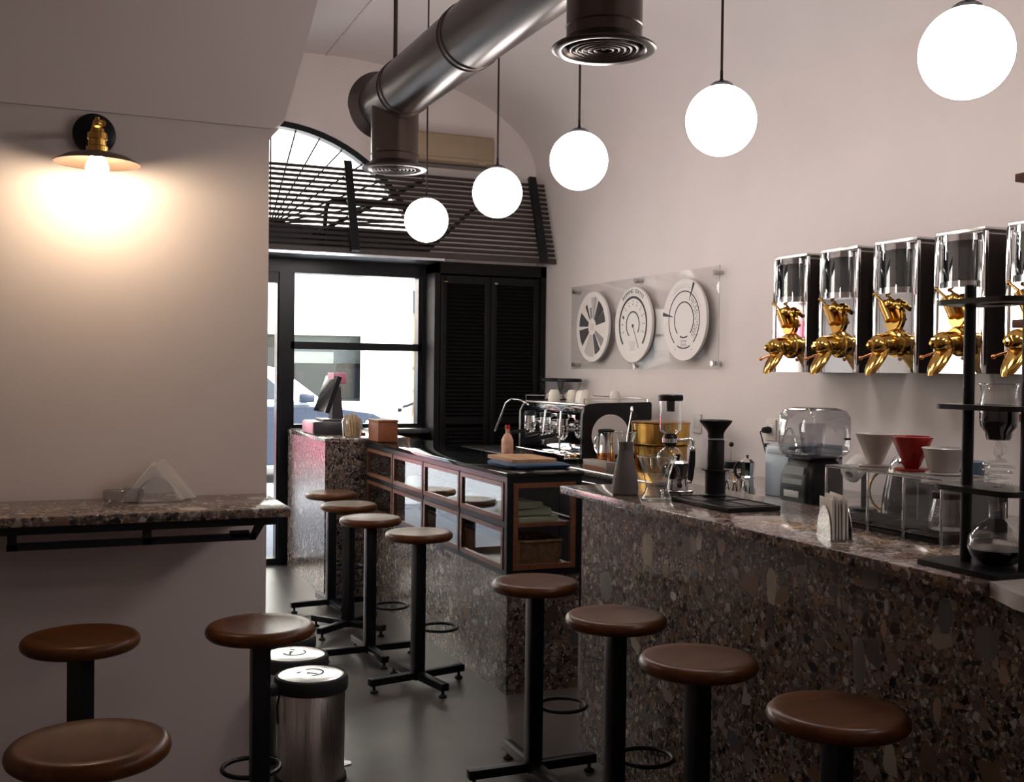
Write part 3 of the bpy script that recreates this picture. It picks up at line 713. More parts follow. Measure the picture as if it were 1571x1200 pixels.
o = [(X0 + 0.032, Z0 + 0.028), (X1 - 0.032, Z0 + 0.028), (X1 - 0.032, Z1 - 0.028), (X0 + 0.032, Z1 - 0.028)]
i_ = [(X0 + 0.032 + w_, Z0 + 0.028 + w_), (X1 - 0.032 - w_, Z0 + 0.028 + w_), (X1 - 0.032 - w_, Z1 - 0.028 - w_), (X0 + 0.032 + w_, Z1 - 0.028 - w_)]
mb.ringprism(o, i_, 'y', Y0 - 0.003, Y0 + 0.016); f = part('pane_rim', mb, M['framewood'], t)
mb = MB(); mb.poly([(p[0], Y0 + 0.006, p[1]) for p in i_]); part('glass_pane', mb, M['pane'], f)

# things inside the case
def folded_cloth(x0, x1, y0, y1, z0, h, rot=0):
    mb = MB(); n = 14; cx, cy = (x0+x1)/2, (y0+y1)/2
    rings = []
    r2 = random.Random(int(1000*z0))
    for k, zz in enumerate((0, 0.35, 0.75, 1.0)):
        ring = rrect(x0 + 0.004*(k == 3), x1 - 0.004*(k == 3), y0 + 0.004*(k==3), y1 - 0.004*(k==3), 0.02, 3)
        rings.append([(cx + (p[0]-cx)*cos(rot) - (p[1]-cy)*sin(rot), cy + (p[0]-cx)*sin(rot) + (p[1]-cy)*cos(rot), z0 + h*zz*(1 + 0.25*sin(p[0]*60) * (zz > 0.5))) for p in ring])
    mb.loft(rings); return mb
for i, (x0, x1, y0, y1, z0, h, r, lab) in enumerate(((2.02, 2.25, 4.73, 4.98, 0.7905, 0.022, 0.15, 'folded pale green cloth at the bottom of the pile in the glass case'),
                                       (2.02, 2.23, 4.735, 4.96, 0.8195, 0.025, -0.1, 'folded pale green cloth in the middle of the pile in the glass case'),
                                       (2.02, 2.17, 4.74, 4.95, 0.8525, 0.03, 0.25, 'rumpled pale green cloth on top of the pile in the glass case'))):
    single('folded_cloth', folded_cloth(x0, x1, y0, y1, z0, h, r), M['cloth'], lab, 'cloth', 'folded cloths in the glass case', ((x0+x1)/2, (y0+y1)/2, z0), sharp=70)
t = thing('woven_basket', 'brown woven basket on the lower shelf at the near end of the case', 'basket', (2.16, 4.86, 0.565))
mb = MB()
rg = []
for z, g in ((0.565, 0), (0.62, 0.008), (0.69, 0.012), (0.695, 0.004), (0.69, -0.004), (0.58, -0.012)):
    rg.append([(p[0], p[1], z) for p in rrect(2.06 - g, 2.27 + g, 4.74 - g, 4.98 + g, 0.03, 4)])
mb.loft(rg); part('body', mb, M['wicker'], t)
mb = MB(); mb.tube([(p[0], p[1], 0.695) for p in rrect(2.048, 2.282, 4.728, 4.992, 0.035, 4)], 0.008, 8, True); part('rim', mb, M['wicker'], t)
for y, lab in ((5.45, 'round brown loaf on the case shelf behind the second pane'), (5.85, 'round brown loaf on the case shelf farther from the camera')):
    mb = MB(); mb.sphere((2.14, y, 0.8275), 0.1, 20, 12, (0.85, 1.25, 0.36)); single('bread_loaf', mb, M['boxwood'], lab, 'bread', 'loaves in the case', (2.14, y, 0.79))

# on top of the case
mb = MB()
rg = []
for k, (g, z) in enumerate(((0.0, 1.0345), (0.012, 1.040), (0.016, 1.052), (0.0, 1.060))):
    rg.append([(p[0] + 0.006*sin(37*p[1] + k), p[1] + 0.006*sin(41*p[0] + 2*k), z) for p in rrect(2.03 - g, 2.325 + g, 4.78 - g, 5.10 + g, 0.04, 5)])
mb.loft(rg); single('folded_towel', mb, M['bluecloth'], 'dark blue folded towel under the wooden board on the case top', 'towel', None, (2.17, 4.93, 1.0345), sharp=70)
mb = MB(); mb.prism(rrect(2.06, 2.30, 4.84, 5.20, 0.03, 5), 'z', 1.0605, 1.076); single('serving_board', mb, M['paleboard'], 'pale wooden board lying on the blue towel', 'board', None, (2.18, 5.0, 1.0605))
t = thing('syrup_bottle', 'small bottle with a pink label standing behind the wooden board', 'bottle', (2.27, 5.42, 1.034))
mb = MB(); mb.lathe([(0.0, 0.0), (0.03, 0.0), (0.032, 0.01), (0.032, 0.10), (0.02, 0.125), (0.011, 0.135), (0.011, 0.16)], (2.27, 5.42, 1.0345), (0,0,1), 24); part('body', mb, M['label'], t)
mb = MB(); mb.lathe([(0.013, 0.158), (0.013, 0.18), (0.0, 0.18)], (2.27, 5.42, 1.0345), (0,0,1), 16); part('cap', mb, M['red'], t)

t = thing('wooden_box', 'chestnut brown wooden box on the far end of the case top', 'box', (2.03, 6.97, 1.034))
mb = MB(); mb.box(1.962, 2.095, 6.85, 7.085, 1.0345, 1.162, 0.003); part('body', mb, M['boxwood'], t)
mb = MB(); mb.box(1.958, 2.099, 6.846, 7.089, 1.1625, 1.176, 0.003); part('lid', mb, M['boxwood'], t)

# ------------------------------------------------------------------ till counter
t = thing('till_counter', 'stone counter block by the door carrying the till', 'counter', (1.95, 7.7, 0))
mb = MB(); mb.box(1.68, 1.71, 7.12, 8.33, 0, 1.018); part('front_panel', mb, M['stone'], t)
mb = MB(); mb.box(1.71, 2.25, 7.12, 7.15, 0, 1.018); part('end_panel', mb, M['stone'], t)
mb = MB(); mb.box(2.22, 2.25, 7.15, 8.33, 0, 1.018); part('back_panel', mb, M['black'], t)
mb = MB(); mb.box(1.675, 2.26, 7.11, 8.33, 1.0185, 1.045, 0.003); part('worktop', mb, M['stonetop'], t)

t = thing('cash_drawer', 'black cash drawer on the till counter, pink light painted on its side', 'cash drawer', (1.88, 7.72, 1.045))
mb = MB(); mb.box(1.70, 2.04, 7.54, 7.90, 1.0455, 1.135, 0.006); part('body', mb, M['till'], t)
mb = MB(); mb.box(1.692, 1.699, 7.55, 7.89, 1.052, 1.128, 0.002); part('drawer_front', mb, M['pinklit'], t, 'drawer front with pink light in its colour')  # pink light from outside painted as the front's colour
t = thing('till_screen', 'black till monitor standing on the cash drawer, seen from the side', 'monitor', (1.88, 7.75, 1.135))
mb = MB(); mb.box(1.78, 1.98, 7.60, 7.86, 1.1355, 1.150, 0.004); part('foot', mb, M['till'], t)
mb = MB(); mb.prism([(1.86, 1.15), (1.94, 1.15), (1.92, 1.38), (1.87, 1.38)], 'y', 7.68, 7.80); part('stand', mb, M['till'], t)
mb = MB(); mb.prism([(1.78, 1.20), (1.81, 1.19), (1.90, 1.445), (1.87, 1.455)], 'y', 7.56, 7.92); sc_ = part('display', mb, M['screen'], t)
mb = MB(); mb.box(1.862, 1.955, 7.66, 7.84, 1.40, 1.478, 0.004); part('customer_display', mb, M['pinklit'], t, 'small customer display with pink light in its colour')  # same painted pink light on the display
t = thing('card_terminal', 'black card terminal with red keys in front of the till', 'card reader', (1.99, 7.45, 1.045))
mb = MB(); mb.prism([(7.40, 1.0455), (7.52, 1.0455), (7.52, 1.085), (7.40, 1.065)], 'x', 1.95, 2.03); part('body', mb, M['till'], t)
mb = MB(); mb.box(1.965, 2.015, 7.398, 7.401, 1.050, 1.062); part('keys', mb, M['red'], t)

t = thing('stirrer_jar', 'clear jar stuffed with wooden stirrers beside the till', 'jar', (1.90, 7.27, 1.045))
mb = MB(); mb.lathe([(0.0, 0.002), (0.060, 0.002), (0.068, 0.02), (0.074, 0.10), (0.070, 0.115)], (1.90, 7.27, 1.0455), (0,0,1), 28); part('jar', mb, M['glass'], t)
mb = MB(); rnd = random.Random(5)
for k in range(44):
    a = rnd.uniform(0, 2*PI); r = rnd.uniform(0, 0.055); a2 = a + rnd.uniform(-.4, .4)
    mb.tube([(1.90 + r*cos(a), 7.27 + r*sin(a), 1.05), (1.90 + 1.15*r*cos(a2), 7.27 + 1.15*r*sin(a2), 1.05 + rnd.uniform(0.10, 0.155))], 0.0045, 5)
st = part('wooden_stirrers', mb, M['straw'], t); st['kind'] = 'stuff'
t = thing('wire_caddy', 'small black wire caddy standing behind the stirrer jar', 'caddy', (2.03, 7.25, 1.045))
mb = MB()
for z in (1.05, 1.10, 1.16): mb.tube([(p[0], p[1], z) for p in circ(2.07, 7.25, 0.035, 16)], 0.0025, 5, True)
for k in range(8): a = 2*PI*k/8; mb.tube([(2.07 + 0.035*cos(a), 7.25 + 0.035*sin(a), 1.047), (2.07 + 0.035*cos(a), 7.25 + 0.035*sin(a), 1.16)], 0.0025, 5)
part('wire_frame', mb, M['black'], t)
t = thing('paper_cup', 'white paper cup standing beside the wire caddy', 'cup', (2.12, 7.28, 1.045))
mb = MB(); mb.lathe([(0.0, 0.0), (0.028, 0.0), (0.040, 0.115), (0.042, 0.117), (0.039, 0.115), (0.028, 0.01)], (2.16, 7.28, 1.0455), (0,0,1), 24); part('cup', mb, M['white'], t)
# ------------------------------------------------------------------ things on the stone bar
ZB = 1.0502
t = thing('carafe', 'grey stoneware carafe with a clear glass collar at the far end of the bar', 'carafe', (1.965, 3.56, ZB))
P = (1.965, 3.56, ZB)
mb = MB(); mb.lathe([(0.0, 0.0), (0.044, 0.0), (0.049, 0.006), (0.0485, 0.03), (0.044, 0.07), (0.035, 0.115), (0.0285, 0.15), (0.027, 0.175), (0.029, 0.195), (0.026, 0.195), (0.024, 0.17), (0.0, 0.17)], P, (0,0,1), 40); part('body', mb, M['concrete'], t)
mb = MB(); mb.lathe([(0.0275, 0.165), (0.0285, 0.19), (0.034, 0.222), (0.039, 0.232)], P, (0,0,1), 40); part('glass_collar', mb, M['glass'], t)
mb = MB(); mb.tube([(p[0], p[1], ZB + 0.232) for p in circ(P[0], P[1], 0.039, 40)], 0.0016, 6, True); part('rim', mb, M['glass'], t)

def handle_pts(P, r0, z0, z1, out, ang, n=12):
    d = V((cos(ang), sin(ang), 0)); pts = []
    for i in range(n + 1):
        a = PI*i/n; pts.append(V(P) + d*(r0 + out*sin(a)) + V((0, 0, (z0+z1)/2 + (z1-z0)/2*cos(a))))
    return pts
RT = radians(-23)     # direction that reads as "right" from the entrance
t = thing('glass_dripper', 'clear glass coffee dripper with a loop handle beside the grey carafe', 'dripper', (2.005, 3.40, ZB))
P = (2.005, 3.40, ZB)
mb = MB(); mb.lathe([(0.0, 0.004), (0.046, 0.004), (0.053, 0.0), (0.054, 0.008), (0.046, 0.022), (0.038, 0.042), (0.038, 0.05), (0.046, 0.082), (0.060, 0.13), (0.069, 0.150), (0.070, 0.153)], P, (0,0,1), 44); part('vessel', mb, M['glass'], t)
mb = MB(); mb.lathe([(0.012, 0.045), (0.020, 0.062), (0.055, 0.148)], P, (0,0,1), 36); part('inner_cone', mb, M['glass'], t)
mb = MB(); mb.tube(handle_pts(P, 0.042, 0.055, 0.13, 0.036, RT), 0.0055, 8); part('handle', mb, M['glass'], t)
mb = MB(); mb.tube([(p[0], p[1], ZB + 0.153) for p in circ(P[0], P[1], 0.070, 44)], 0.0018, 6, True); mb.tube([(p[0], p[1], ZB + 0.005) for p in circ(P[0], P[1], 0.053, 40)], 0.003, 6, True); part('rim', mb, M['acryledge'], t)

t = thing('round_saucer', 'black rimmed steel saucer under the moka pot', 'saucer', (2.175, 3.535, ZB))
mb = MB(); mb.lathe([(0.0, 0.004), (0.05, 0.004), (0.058, 0.011), (0.061, 0.011), (0.056, 0.0), (0.0, 0.0)], (2.175, 3.535, ZB), (0,0,1), 40); part('dish', mb, M['steelh'], t)
mb = MB(); mb.tube([(p[0], p[1], ZB + 0.011) for p in circ(2.175, 3.535, 0.0605, 40)], 0.0022, 6, True); part('rim', mb, M['blackplas'], t)
P = (2.175, 3.535, ZB + 0.0045)
t = thing('moka_pot', 'small steel moka pot with dark top standing on the saucer', 'moka pot', P)
mb = MB(); mb.lathe([(0.0, 0.0), (0.040, 0.0), (0.041, 0.004), (0.036, 0.045), (0.037, 0.053), (0.0, 0.053)], P, (0,0,1), 40); part('boiler', mb, M['chrome'], t)
mb = MB(); mb.lathe([(0.036, 0.0535), (0.033, 0.062), (0.041, 0.108), (0.0415, 0.111), (0.0, 0.111)], P, (0,0,1), 8); part('upper_chamber', mb, pmat('smoked_steel', (0.20, 0.18, 0.17), 0.15, 0.9), t, sharp=20)
mb = MB(); mb.lathe([(0.042, 0.1112), (0.030, 0.119), (0.0, 0.122)], P, (0,0,1), 8); part('lid', mb, M['steelh'], t, sharp=20)
mb = MB(); mb.lathe([(0.005, 0.120), (0.006, 0.126), (0.009, 0.138), (0.0085, 0.144), (0.0, 0.145)], P, (0,0,1), 16); part('knob', mb, M['blackplas'], t)
mb = MB(); hp = handle_pts(P, 0.037, 0.06, 0.108, 0.030, PI + RT + 0.5, 8); mb.tube(hp, 0.007, 8); part('handle', mb, M['blackplas'], t)

P = (2.30, 3.80, ZB)
t = thing('siphon_brewer', 'glass siphon coffee brewer with black lid and black grip behind the moka pot', 'coffee brewer', P)
rx, ry = cos(RT), sin(RT)
mb = MB(); mb.lathe([(0.0, 0.0), (0.058, 0.0), (0.060, 0.006), (0.045, 0.012), (0.0, 0.014)], P, (0,0,1), 40); part('base', mb, M['blackplas'], t)
mb = MB(); mb.sphere((P[0], P[1], ZB + 0.105), 0.054, 32, 18); part('lower_globe', mb, M['glass'], t)
mb = MB(); mb.lathe([(0.022, 0.160), (0.030, 0.178), (0.028, 0.200), (0.022, 0.208)], P, (0,0,1), 30); part('stopper', mb, M['blackplas'], t)
mb = MB(); mb.lathe([(0.012, 0.195), (0.030, 0.212), (0.043, 0.222), (0.044, 0.24), (0.0445, 0.340)], P, (0,0,1), 36); part('upper_chamber', mb, M['glass'], t)
mb = MB(); mb.lathe([(0.0, 0.341), (0.046, 0.341), (0.050, 0.345), (0.050, 0.362), (0.046, 0.366), (0.0, 0.367)], P, (0,0,1), 36); mb.cyl((P[0], P[1], ZB + 0.298), (P[0], P[1], ZB + 0.342), 0.017, None, 20); part('lid', mb, M['blackplas'], t)
mb = MB(); mb.lathe([(0.025, 0.172), (0.033, 0.174), (0.033, 0.19), (0.025, 0.192)], P, (0,0,1), 30)
q = lambda r, z: (P[0] + rx*r, P[1] + ry*r, ZB + z)
mb.tube([q(0.03, 0.182), q(0.06, 0.184), q(0.085, 0.19), q(0.094, 0.178), q(0.093, 0.15)], 0.007, 10); mb.sphere(q(0.092, 0.148), 0.012, 14, 8); part('clamp', mb, M['chrome'], t, 'chrome clamp')
mb = MB(); mb.tube([q(0.091, 0.140), q(0.088, 0.09), q(0.082, 0.03), q(0.078, 0.012)], [0.012, 0.015, 0.013, 0.010], 12); part('handle', mb, M['blackplas'], t)
mb = MB(); mb.tube([q(0.078, 0.016), q(0.04, 0.010)], 0.007, 8); mb.sphere(q(0.07, 0.018), 0.014, 14, 8, (1.3, 1.3, .7)); part('foot_arm', mb, M['chrome'], t)

t = thing('drip_tray', 'flat black tray under the tall black coffee press', 'tray', (2.13, 3.2, ZB))
mb = MB(); mb.box(2.03, 2.235, 2.985, 3.342, ZB, ZB + 0.017, 0.003); part('base', mb, M['blackplas'], t)
mb = MB()
for y in (3.0, 3.165, 3.328): mb.box(2.045, 2.22, y, y + 0.004, ZB + 0.0168, ZB + 0.0195)
for x in (2.043, 2.13, 2.218): mb.box(x, x + 0.004, 3.0, 3.332, ZB + 0.0168, ZB + 0.0195)
part('raised_lines', mb, M['black'], t)
P = (2.165, 3.27, ZB + 0.0196)
t = thing('coffee_press', 'tall black plastic coffee press with a wide funnel on top standing on the tray', 'coffee press', P)
mb = MB(); mb.lathe([(0.0, 0.0), (0.040, 0.0), (0.041, 0.006), (0.036, 0.010), (0.0355, 0.085), (0.037, 0.09)], P, (0,0,1), 36); part('chamber', mb, M['blackplas'], t)
mb = MB(); mb.prism([(P[0] + 0.050*cos(PI/3*i + .2), P[1] + 0.050*sin(PI/3*i + .2)) for i in range(6)], 'z', P[2] + 0.0905, P[2] + 0.096); part('flange', mb, M['blackplas'], t)
mb = MB(); mb.lathe([(0.0305, 0.0965), (0.031, 0.10), (0.031, 0.196), (0.030, 0.198)], P, (0,0,1), 36); part('plunger_tube', mb, M['blackplas'], t)
mb = MB(); mb.lathe([(0.030, 0.1985), (0.044, 0.2), (0.044, 0.203), (0.030, 0.2045)], P, (0,0,1), 36); part('clear_flange', mb, M['acryledge'], t)
mb = MB(); mb.lathe([(0.028, 0.205), (0.028, 0.222), (0.033, 0.232), (0.056, 0.262), (0.057, 0.268), (0.055, 0.269), (0.030, 0.234), (0.024, 0.22)], P, (0,0,1), 40); part('funnel', mb, M['blackplas'], t)

# napkin holder on the bar
P = (2.005, 2.43, ZB)
NR = Matrix.Translation((2.005, 2.438, 0)) @ Matrix.Rotation(radians(-21), 4, 'Z') @ Matrix.Translation((-2.005, -2.438, 0))
t = thing('napkin_holder', 'steel half-round napkin holder on the bar in front of the dripper stand', 'napkin holder', P)
mb = MB(); mb.box(1.974, 2.038, 2.375, 2.50, ZB, ZB + 0.003); mb.xf(NR); part('base', mb, M['steelh'], t)
for x, s in ((1.977, -1), (2.035, 1)):
    mb = MB(); pts = [(2.438 + 0.060*cos(PI*i/20), ZB + 0.003 + 0.088*sin(PI*i/20)) for i in range(21)]
    mb.prism(pts, 'x', x - 0.0012, x + 0.0012); mb.xf(NR); part('side_plate', mb, M['steelh'], t)
for k in range(7):
    mb = MB(); x0 = 1.9805 + 0.0072*k; lean_ = 0.0; th = 0.0045; top = 0.108 + 0.012*((k*5) % 3)/2; y0_ = 2.378 + 0.004*((k*3) % 4)
    rows = []
    for i in range(7):
        s = i/6; z = ZB + 0.0035 + top*s; xo = lean_*s*s
        rows.append([(x0 + xo, y0_ + 0.004*s, z), (x0 + xo + th*(1 - .5*s), y0_ + 0.003*s, z), (x0 + xo + th*(1 - .5*s), 2.492 - 0.03*s*((k % 2)), z), (x0 + xo, 2.492 - 0.03*s*((k % 2)), z)])
    mb.loft(rows); mb.xf(NR); single('paper_napkin', mb, M['paper'], 'folded white paper napkin standing in the holder on the bar', 'napkin', 'napkins in the bar holder', (x0, 2.43, ZB + 0.003))

# acrylic dripper stand
t = thing('dripper_stand', 'clear acrylic pour-over stand with three bays and dark drip grids', 'stand', (2.29, 2.47, ZB))
SXa, SXb = 2.195, 2.385; ystops = [2.705, 2.52, 2.375, 2.235]
mb = MB(); mb.box(SXa - 0.004, SXb, ystops[-1] - 0.006, ystops[0] + 0.006, ZB + 0.170, ZB + 0.177, 0.001); part('top_plate', mb, M['acryl'], t)
for y in ystops:
    mb = MB(); mb.box(SXa, SXb - 0.005, y - 0.003, y + 0.003, ZB + 0.001, ZB + 0.1695); d = part('divider', mb, M['acryl'], t)
    mb = MB(); mb.box(SXa - 0.005, SXa - 0.0004, y - 0.004, y + 0.004, ZB + 0.0005, ZB + 0.1695, 0.001); part('bright_edge', mb, M['acryledge'], d)
mb = MB(); mb.tube([(SXa - 0.004, ystops[0], ZB + 0.174), (SXa - 0.004, ystops[-1], ZB + 0.174)], 0.003, 6); mb.tube([(SXa - 0.006, ystops[0], ZB + 0.022), (SXa - 0.006, ystops[-1], ZB + 0.022)], 0.0028, 6); part('front_edge', mb, M['acryledge'], t)
mb = MB(); mb.box(SXa + 0.003, SXb - 0.003, ystops[-1] + 0.005, ystops[0] - 0.005, ZB, ZB + 0.012); part('base_board', mb, M['blackplas'], t)
for a, b_ in zip(ystops, ystops[1:]):
    mb = MB(); mb.box(SXa + 0.006, SXb - 0.006, b_ + 0.008, a - 0.008, ZB + 0.0125, ZB + 0.026, 0.002); g = part('drip_grid', mb, M['blackplas'], t)
    mb = MB(); y = b_ + 0.016
    while y < a - 0.012: mb.box(SXa + 0.012, SXb - 0.012, y, y + 0.003, ZB + 0.0258, ZB + 0.0275); y += 0.0075
    part('grid_bars', mb, M['black'], g)
ZT = ZB + 0.1772
def dripper(P, kind, mat, label):
    t = thing('coffee_dripper', label, 'dripper', P, 'ceramic drippers on the acrylic stand')
    if kind == 'cone': prof = [(0.013, 0.0085), (0.019, 0.0085), (0.024, 0.014), (0.029, 0.028), (0.0575, 0.096), (0.060, 0.099), (0.057, 0.100), (0.026, 0.030), (0.010, 0.012)]; rp = 0.05
    else: prof = [(0.03, 0.0085), (0.037, 0.0085), (0.042, 0.014), (0.0575, 0.070), (0.061, 0.074), (0.058, 0.076), (0.038, 0.016), (0.0, 0.014)]; rp = 0.052
    mb = MB(); mb.lathe(prof, P, (0,0,1), 48); part('cone', mb, mat, t)
    mb = MB(); mb.lathe([(0.0, 0.0), (rp - 0.004, 0.0), (rp, 0.003), (rp - 0.004, 0.008), (0.02, 0.0084)], P, (0,0,1), 44); part('foot_plate', mb, mat, t)
    mb = MB(); mb.tube(handle_pts(P, 0.030 if kind == 'cone' else 0.042, 0.016, 0.068, 0.034, RT + 1.25), 0.0055, 8); part('handle', mb, mat, t)
dripper((2.30, 2.615, ZT), 'cone', M['white'], 'white ceramic cone dripper at the left end of the acrylic stand')
dripper((2.30, 2.462, ZT), 'cone', M['red'], 'red ceramic cone dripper in the middle of the acrylic stand')
dripper((2.30, 2.338, ZT), 'flat', M['white'], 'shallow white flat-bottomed dripper next to the black tower')
P = (2.285, 2.307, ZB + 0.0277)
t = thing('glass_server', 'clear glass coffee server with dark lid collar inside the acrylic stand', 'server', P)
mb = MB(); mb.lathe([(0.0, 0.002), (0.048, 0.002), (0.052, 0.008), (0.050, 0.03), (0.038, 0.085), (0.036, 0.092), (0.042, 0.105)], P, (0,0,1), 40); part('vessel', mb, M['glass'], t)
mb = MB(); mb.lathe([(0.037, 0.086), (0.041, 0.088), (0.041, 0.100), (0.037, 0.102), (0.0, 0.102)], P, (0,0,1), 40); part('lid', mb, M['blackplas'], t)
mb = MB(); mb.tube(handle_pts(P, 0.046, 0.03, 0.09, 0.016, RT + PI/1.9, 8), 0.004, 8); part('handle', mb, M['glass'], t)
mb = MB()
for k in range(4): mb.tube([(P[0] - 0.0445 + 0.003*k - 0.0005, P[1] + 0.006 - 0.012*j, P[2] + 0.04 + 0.008*k) for j in (0, 1)], 0.0008, 4)
part('volume_marks', mb, M['white'], t)

# cold drip tower
t = thing('cold_drip_tower', 'black steel cold drip tower holding glass vessels of dark coffee', 'coffee maker', (2.03, 1.92, ZB))
mb = MB(); mb.prism(rrect(1.925, 2.13, 1.803, 2.045, 0.012, 4), 'z', ZB, ZB + 0.012); part('base', mb, M['black'], t)
for (x, y) in ((2.02, 1.980), (2.035, 1.822)):
    mb = MB(); mb.cyl((x, y, ZB + 0.0122), (x, y, 1.715), 0.0135, None, 24); mb.lathe([(0.0135, 0), (0.012, 0.004), (0.0, 0.005)], (x, y, 1.715), (0,0,1), 24); part('post', mb, M['black'], t)
for z, th in ((1.232, 0.013), (1.424, 0.012), (1.671, 0.012)):
    mb = MB(); o = rrect(1.955, 2.11, 1.80, 2.036, 0.035, 6); cxy = (2.035, 1.902); rr = 0.046 if z > 1.3 else 0.012
    n_ = len(o); inn = []
    for p in o:
        a = atan2(p[1] - cxy[1], p[0] - cxy[0]); inn.append((cxy[0] + rr*cos(a), cxy[1] + rr*sin(a)))
    mb.ringprism(o, inn, 'z', z, z + th); part('shelf_plate', mb, M['black'], t)
CX, CY = 2.035, 1.902
P = (CX, CY, 0)
mb = MB(); mb.lathe([(0.0, 1.352), (0.026, 1.355), (0.029, 1.362), (0.030, 1.372), (0.040, 1.385), (0.043, 1.40), (0.0425, 1.44), (0.0385, 1.462), (0.042, 1.478), (0.0465, 1.485)], P, (0,0,1), 44); vsl = part('upper_vessel', mb, M['glass'], t)
mb = MB(); mb.lathe([(0.0, 1.354), (0.025, 1.357), (0.028, 1.364), (0.029, 1.374), (0.039, 1.387), (0.042, 1.402), (0.0415, 1.432), (0.0, 1.432)], P, (0,0,1), 44); part('coffee', mb, M['coffee'], vsl, 'dark coffee')
mb = MB(); mb.tube([(p[0], p[1], 1.485) for p in circ(CX, CY, 0.0465, 44)], 0.0014, 6, True); part('rim', mb, M['glass'], vsl)
mb = MB(); mb.lathe([(0.004, 1.352), (0.006, 1.345), (0.010, 1.335), (0.010, 1.322), (0.005, 1.315), (0.004, 1.305)], P, (0,0,1), 20); mb.tube(handle_pts((CX, CY, 0), 0.006, 1.322, 1.345, 0.012, RT, 8), 0.002, 6); part('drip_valve', mb, M['glass'], t)
mb = MB(); pts = []
for i in range(4*22 + 1):
    a = 2*PI*i/22; r = 0.029 + 0.006*sin(a/4); pts.append((CX + r*cos(a), CY + r*sin(a), 1.305 - 0.052*i/88))
pts = [(CX, CY, 1.318), (CX + 0.01, CY, 1.31)] + pts + [(CX + 0.01, CY, 1.25), (CX, CY, 1.245), (CX, CY, 1.19)]
mb.tube(pts, 0.0032, 8); part('glass_coil', mb, M['glass'], t)
mb = MB(); mb.lathe([(0.0, ZB + 0.0125), (0.035, ZB + 0.013), (0.055, ZB + 0.027), (0.064, ZB + 0.05), (0.065, ZB + 0.06), (0.060, ZB + 0.083), (0.045, ZB + 0.103), (0.024, ZB + 0.118), (0.0195, ZB + 0.125), (0.0195, ZB + 0.160), (0.022, ZB + 0.163)], P, (0,0,1), 48); fl = part('flask', mb, M['glass'], t)
mb = MB(); mb.lathe([(0.0, ZB + 0.0145), (0.034, ZB + 0.015), (0.0538, ZB + 0.0285), (0.0628, ZB + 0.050), (0.0635, ZB + 0.052), (0.0, ZB + 0.052)], P, (0,0,1), 48); part('coffee', mb, M['coffee'], fl, 'dark coffee')

# wooden stand peeking in at the right edge
t = thing('wooden_stand', 'brown wooden drip stand, only its crossbar ends showing at the right edge', 'stand', (2.41, 2.065, ZB))
mb = MB(); mb.box(2.395, 2.425, 2.05, 2.08, ZB, 2.06, 0.003); part('post', mb, M['boxwood'], t)
for z in (2.035, 1.645, 1.393):
    mb = MB(); mb.box(2.38, 2.415, 1.98, 2.188, z - 0.011, z + 0.011, 0.002); part('crossbar', mb, M['boxwood'], t)

# ------------------------------------------------------------------ ledge things
P = (0.345, 3.86, 1.0502)
t = thing('napkin_holder', 'steel half-round napkin holder on the wall ledge full of triangular napkins', 'napkin holder', P)
mb = MB(); mb.box(0.275, 0.415, 3.815, 3.915, 1.0502, 1.0532); part('base', mb, M['steelh'], t)
for y in (3.822, 3.908):
    mb = MB(); pts = [(0.335 + 0.060*cos(PI*i/20), 1.0532 + 0.078*sin(PI*i/20)) for i in range(21)]; mb.prism(pts, 'y', y - 0.0012, y + 0.0012); part('side_plate', mb, M['chrome'], t)
for k, (ax, az, hw, y) in enumerate(((0.318, 0.118, 0.098, 3.829), (0.322, 0.122, 0.100, 3.840), (0.326, 0.125, 0.102, 3.851), (0.350, 0.130, 0.108, 3.874), (0.356, 0.133, 0.110, 3.885), (0.362, 0.131, 0.110, 3.896))):
    mb = MB(); z0 = 1.0536; pts = [(ax - hw, z0), (ax + hw*1.0, z0), (ax + 0.008, z0 + az), (ax - 0.004, z0 + az)]
    mb.prism(pts, 'y', y, y + 0.0085); single('paper_napkin', mb, M['paper'], 'triangular white paper napkin standing in the ledge napkin holder', 'napkin', 'napkins in the ledge holder', (ax, y, z0))
for (x, y, lab) in ((0.195, 3.76, 'small clear glass bowl at the left of the pair on the ledge'), (0.262, 3.835, 'small clear glass bowl on the ledge next to the napkin holder')):
    P = (x, y, 1.0502)
    t = thing('glass_bowl', lab, 'bowl', P, 'small bowls on the ledge')
    mb = MB(); mb.lathe([(0.0, 0.002), (0.030, 0.002), (0.033, 0.006), (0.0335, 0.050)], P, (0,0,1), 30); part('bowl', mb, M['smoke'], t)
    mb = MB(); mb.tube([(p[0], p[1], 1.0502 + 0.050) for p in circ(x, y, 0.0335, 30)], 0.0016, 6, True); part('rim', mb, M['acryledge'], t)

# ------------------------------------------------------------------ back counter and machines
t = thing('back_counter', 'dark back counter along the right wall carrying the machines', 'counter', (3.4, 5.0, 0))
mb = MB(); mb.box(2.96, 3.745, 1.2, 8.0, 0.885, 0.9195, 0.003); part('worktop', mb, M['steelh'], t)
for i in range(8):
    mb = MB(); y = 1.22 + i*0.845; mb.box(3.0, 3.03, y + 0.006, y + 0.839, 0.10, 0.8845); dr = part('door', mb, M['black'], t)
    mb = MB(); mb.tube([(2.998, y + 0.3, 0.84), (2.975, y + 0.3, 0.84), (2.975, y + 0.55, 0.84), (2.998, y + 0.55, 0.84)], 0.006, 8); part('handle', mb, M['steelh'], dr)
mb = MB(); mb.box(3.03, 3.74, 1.2, 8.0, 0.0, 0.884); part('carcass', mb, M['blackplas'], t)
ZC = 0.920

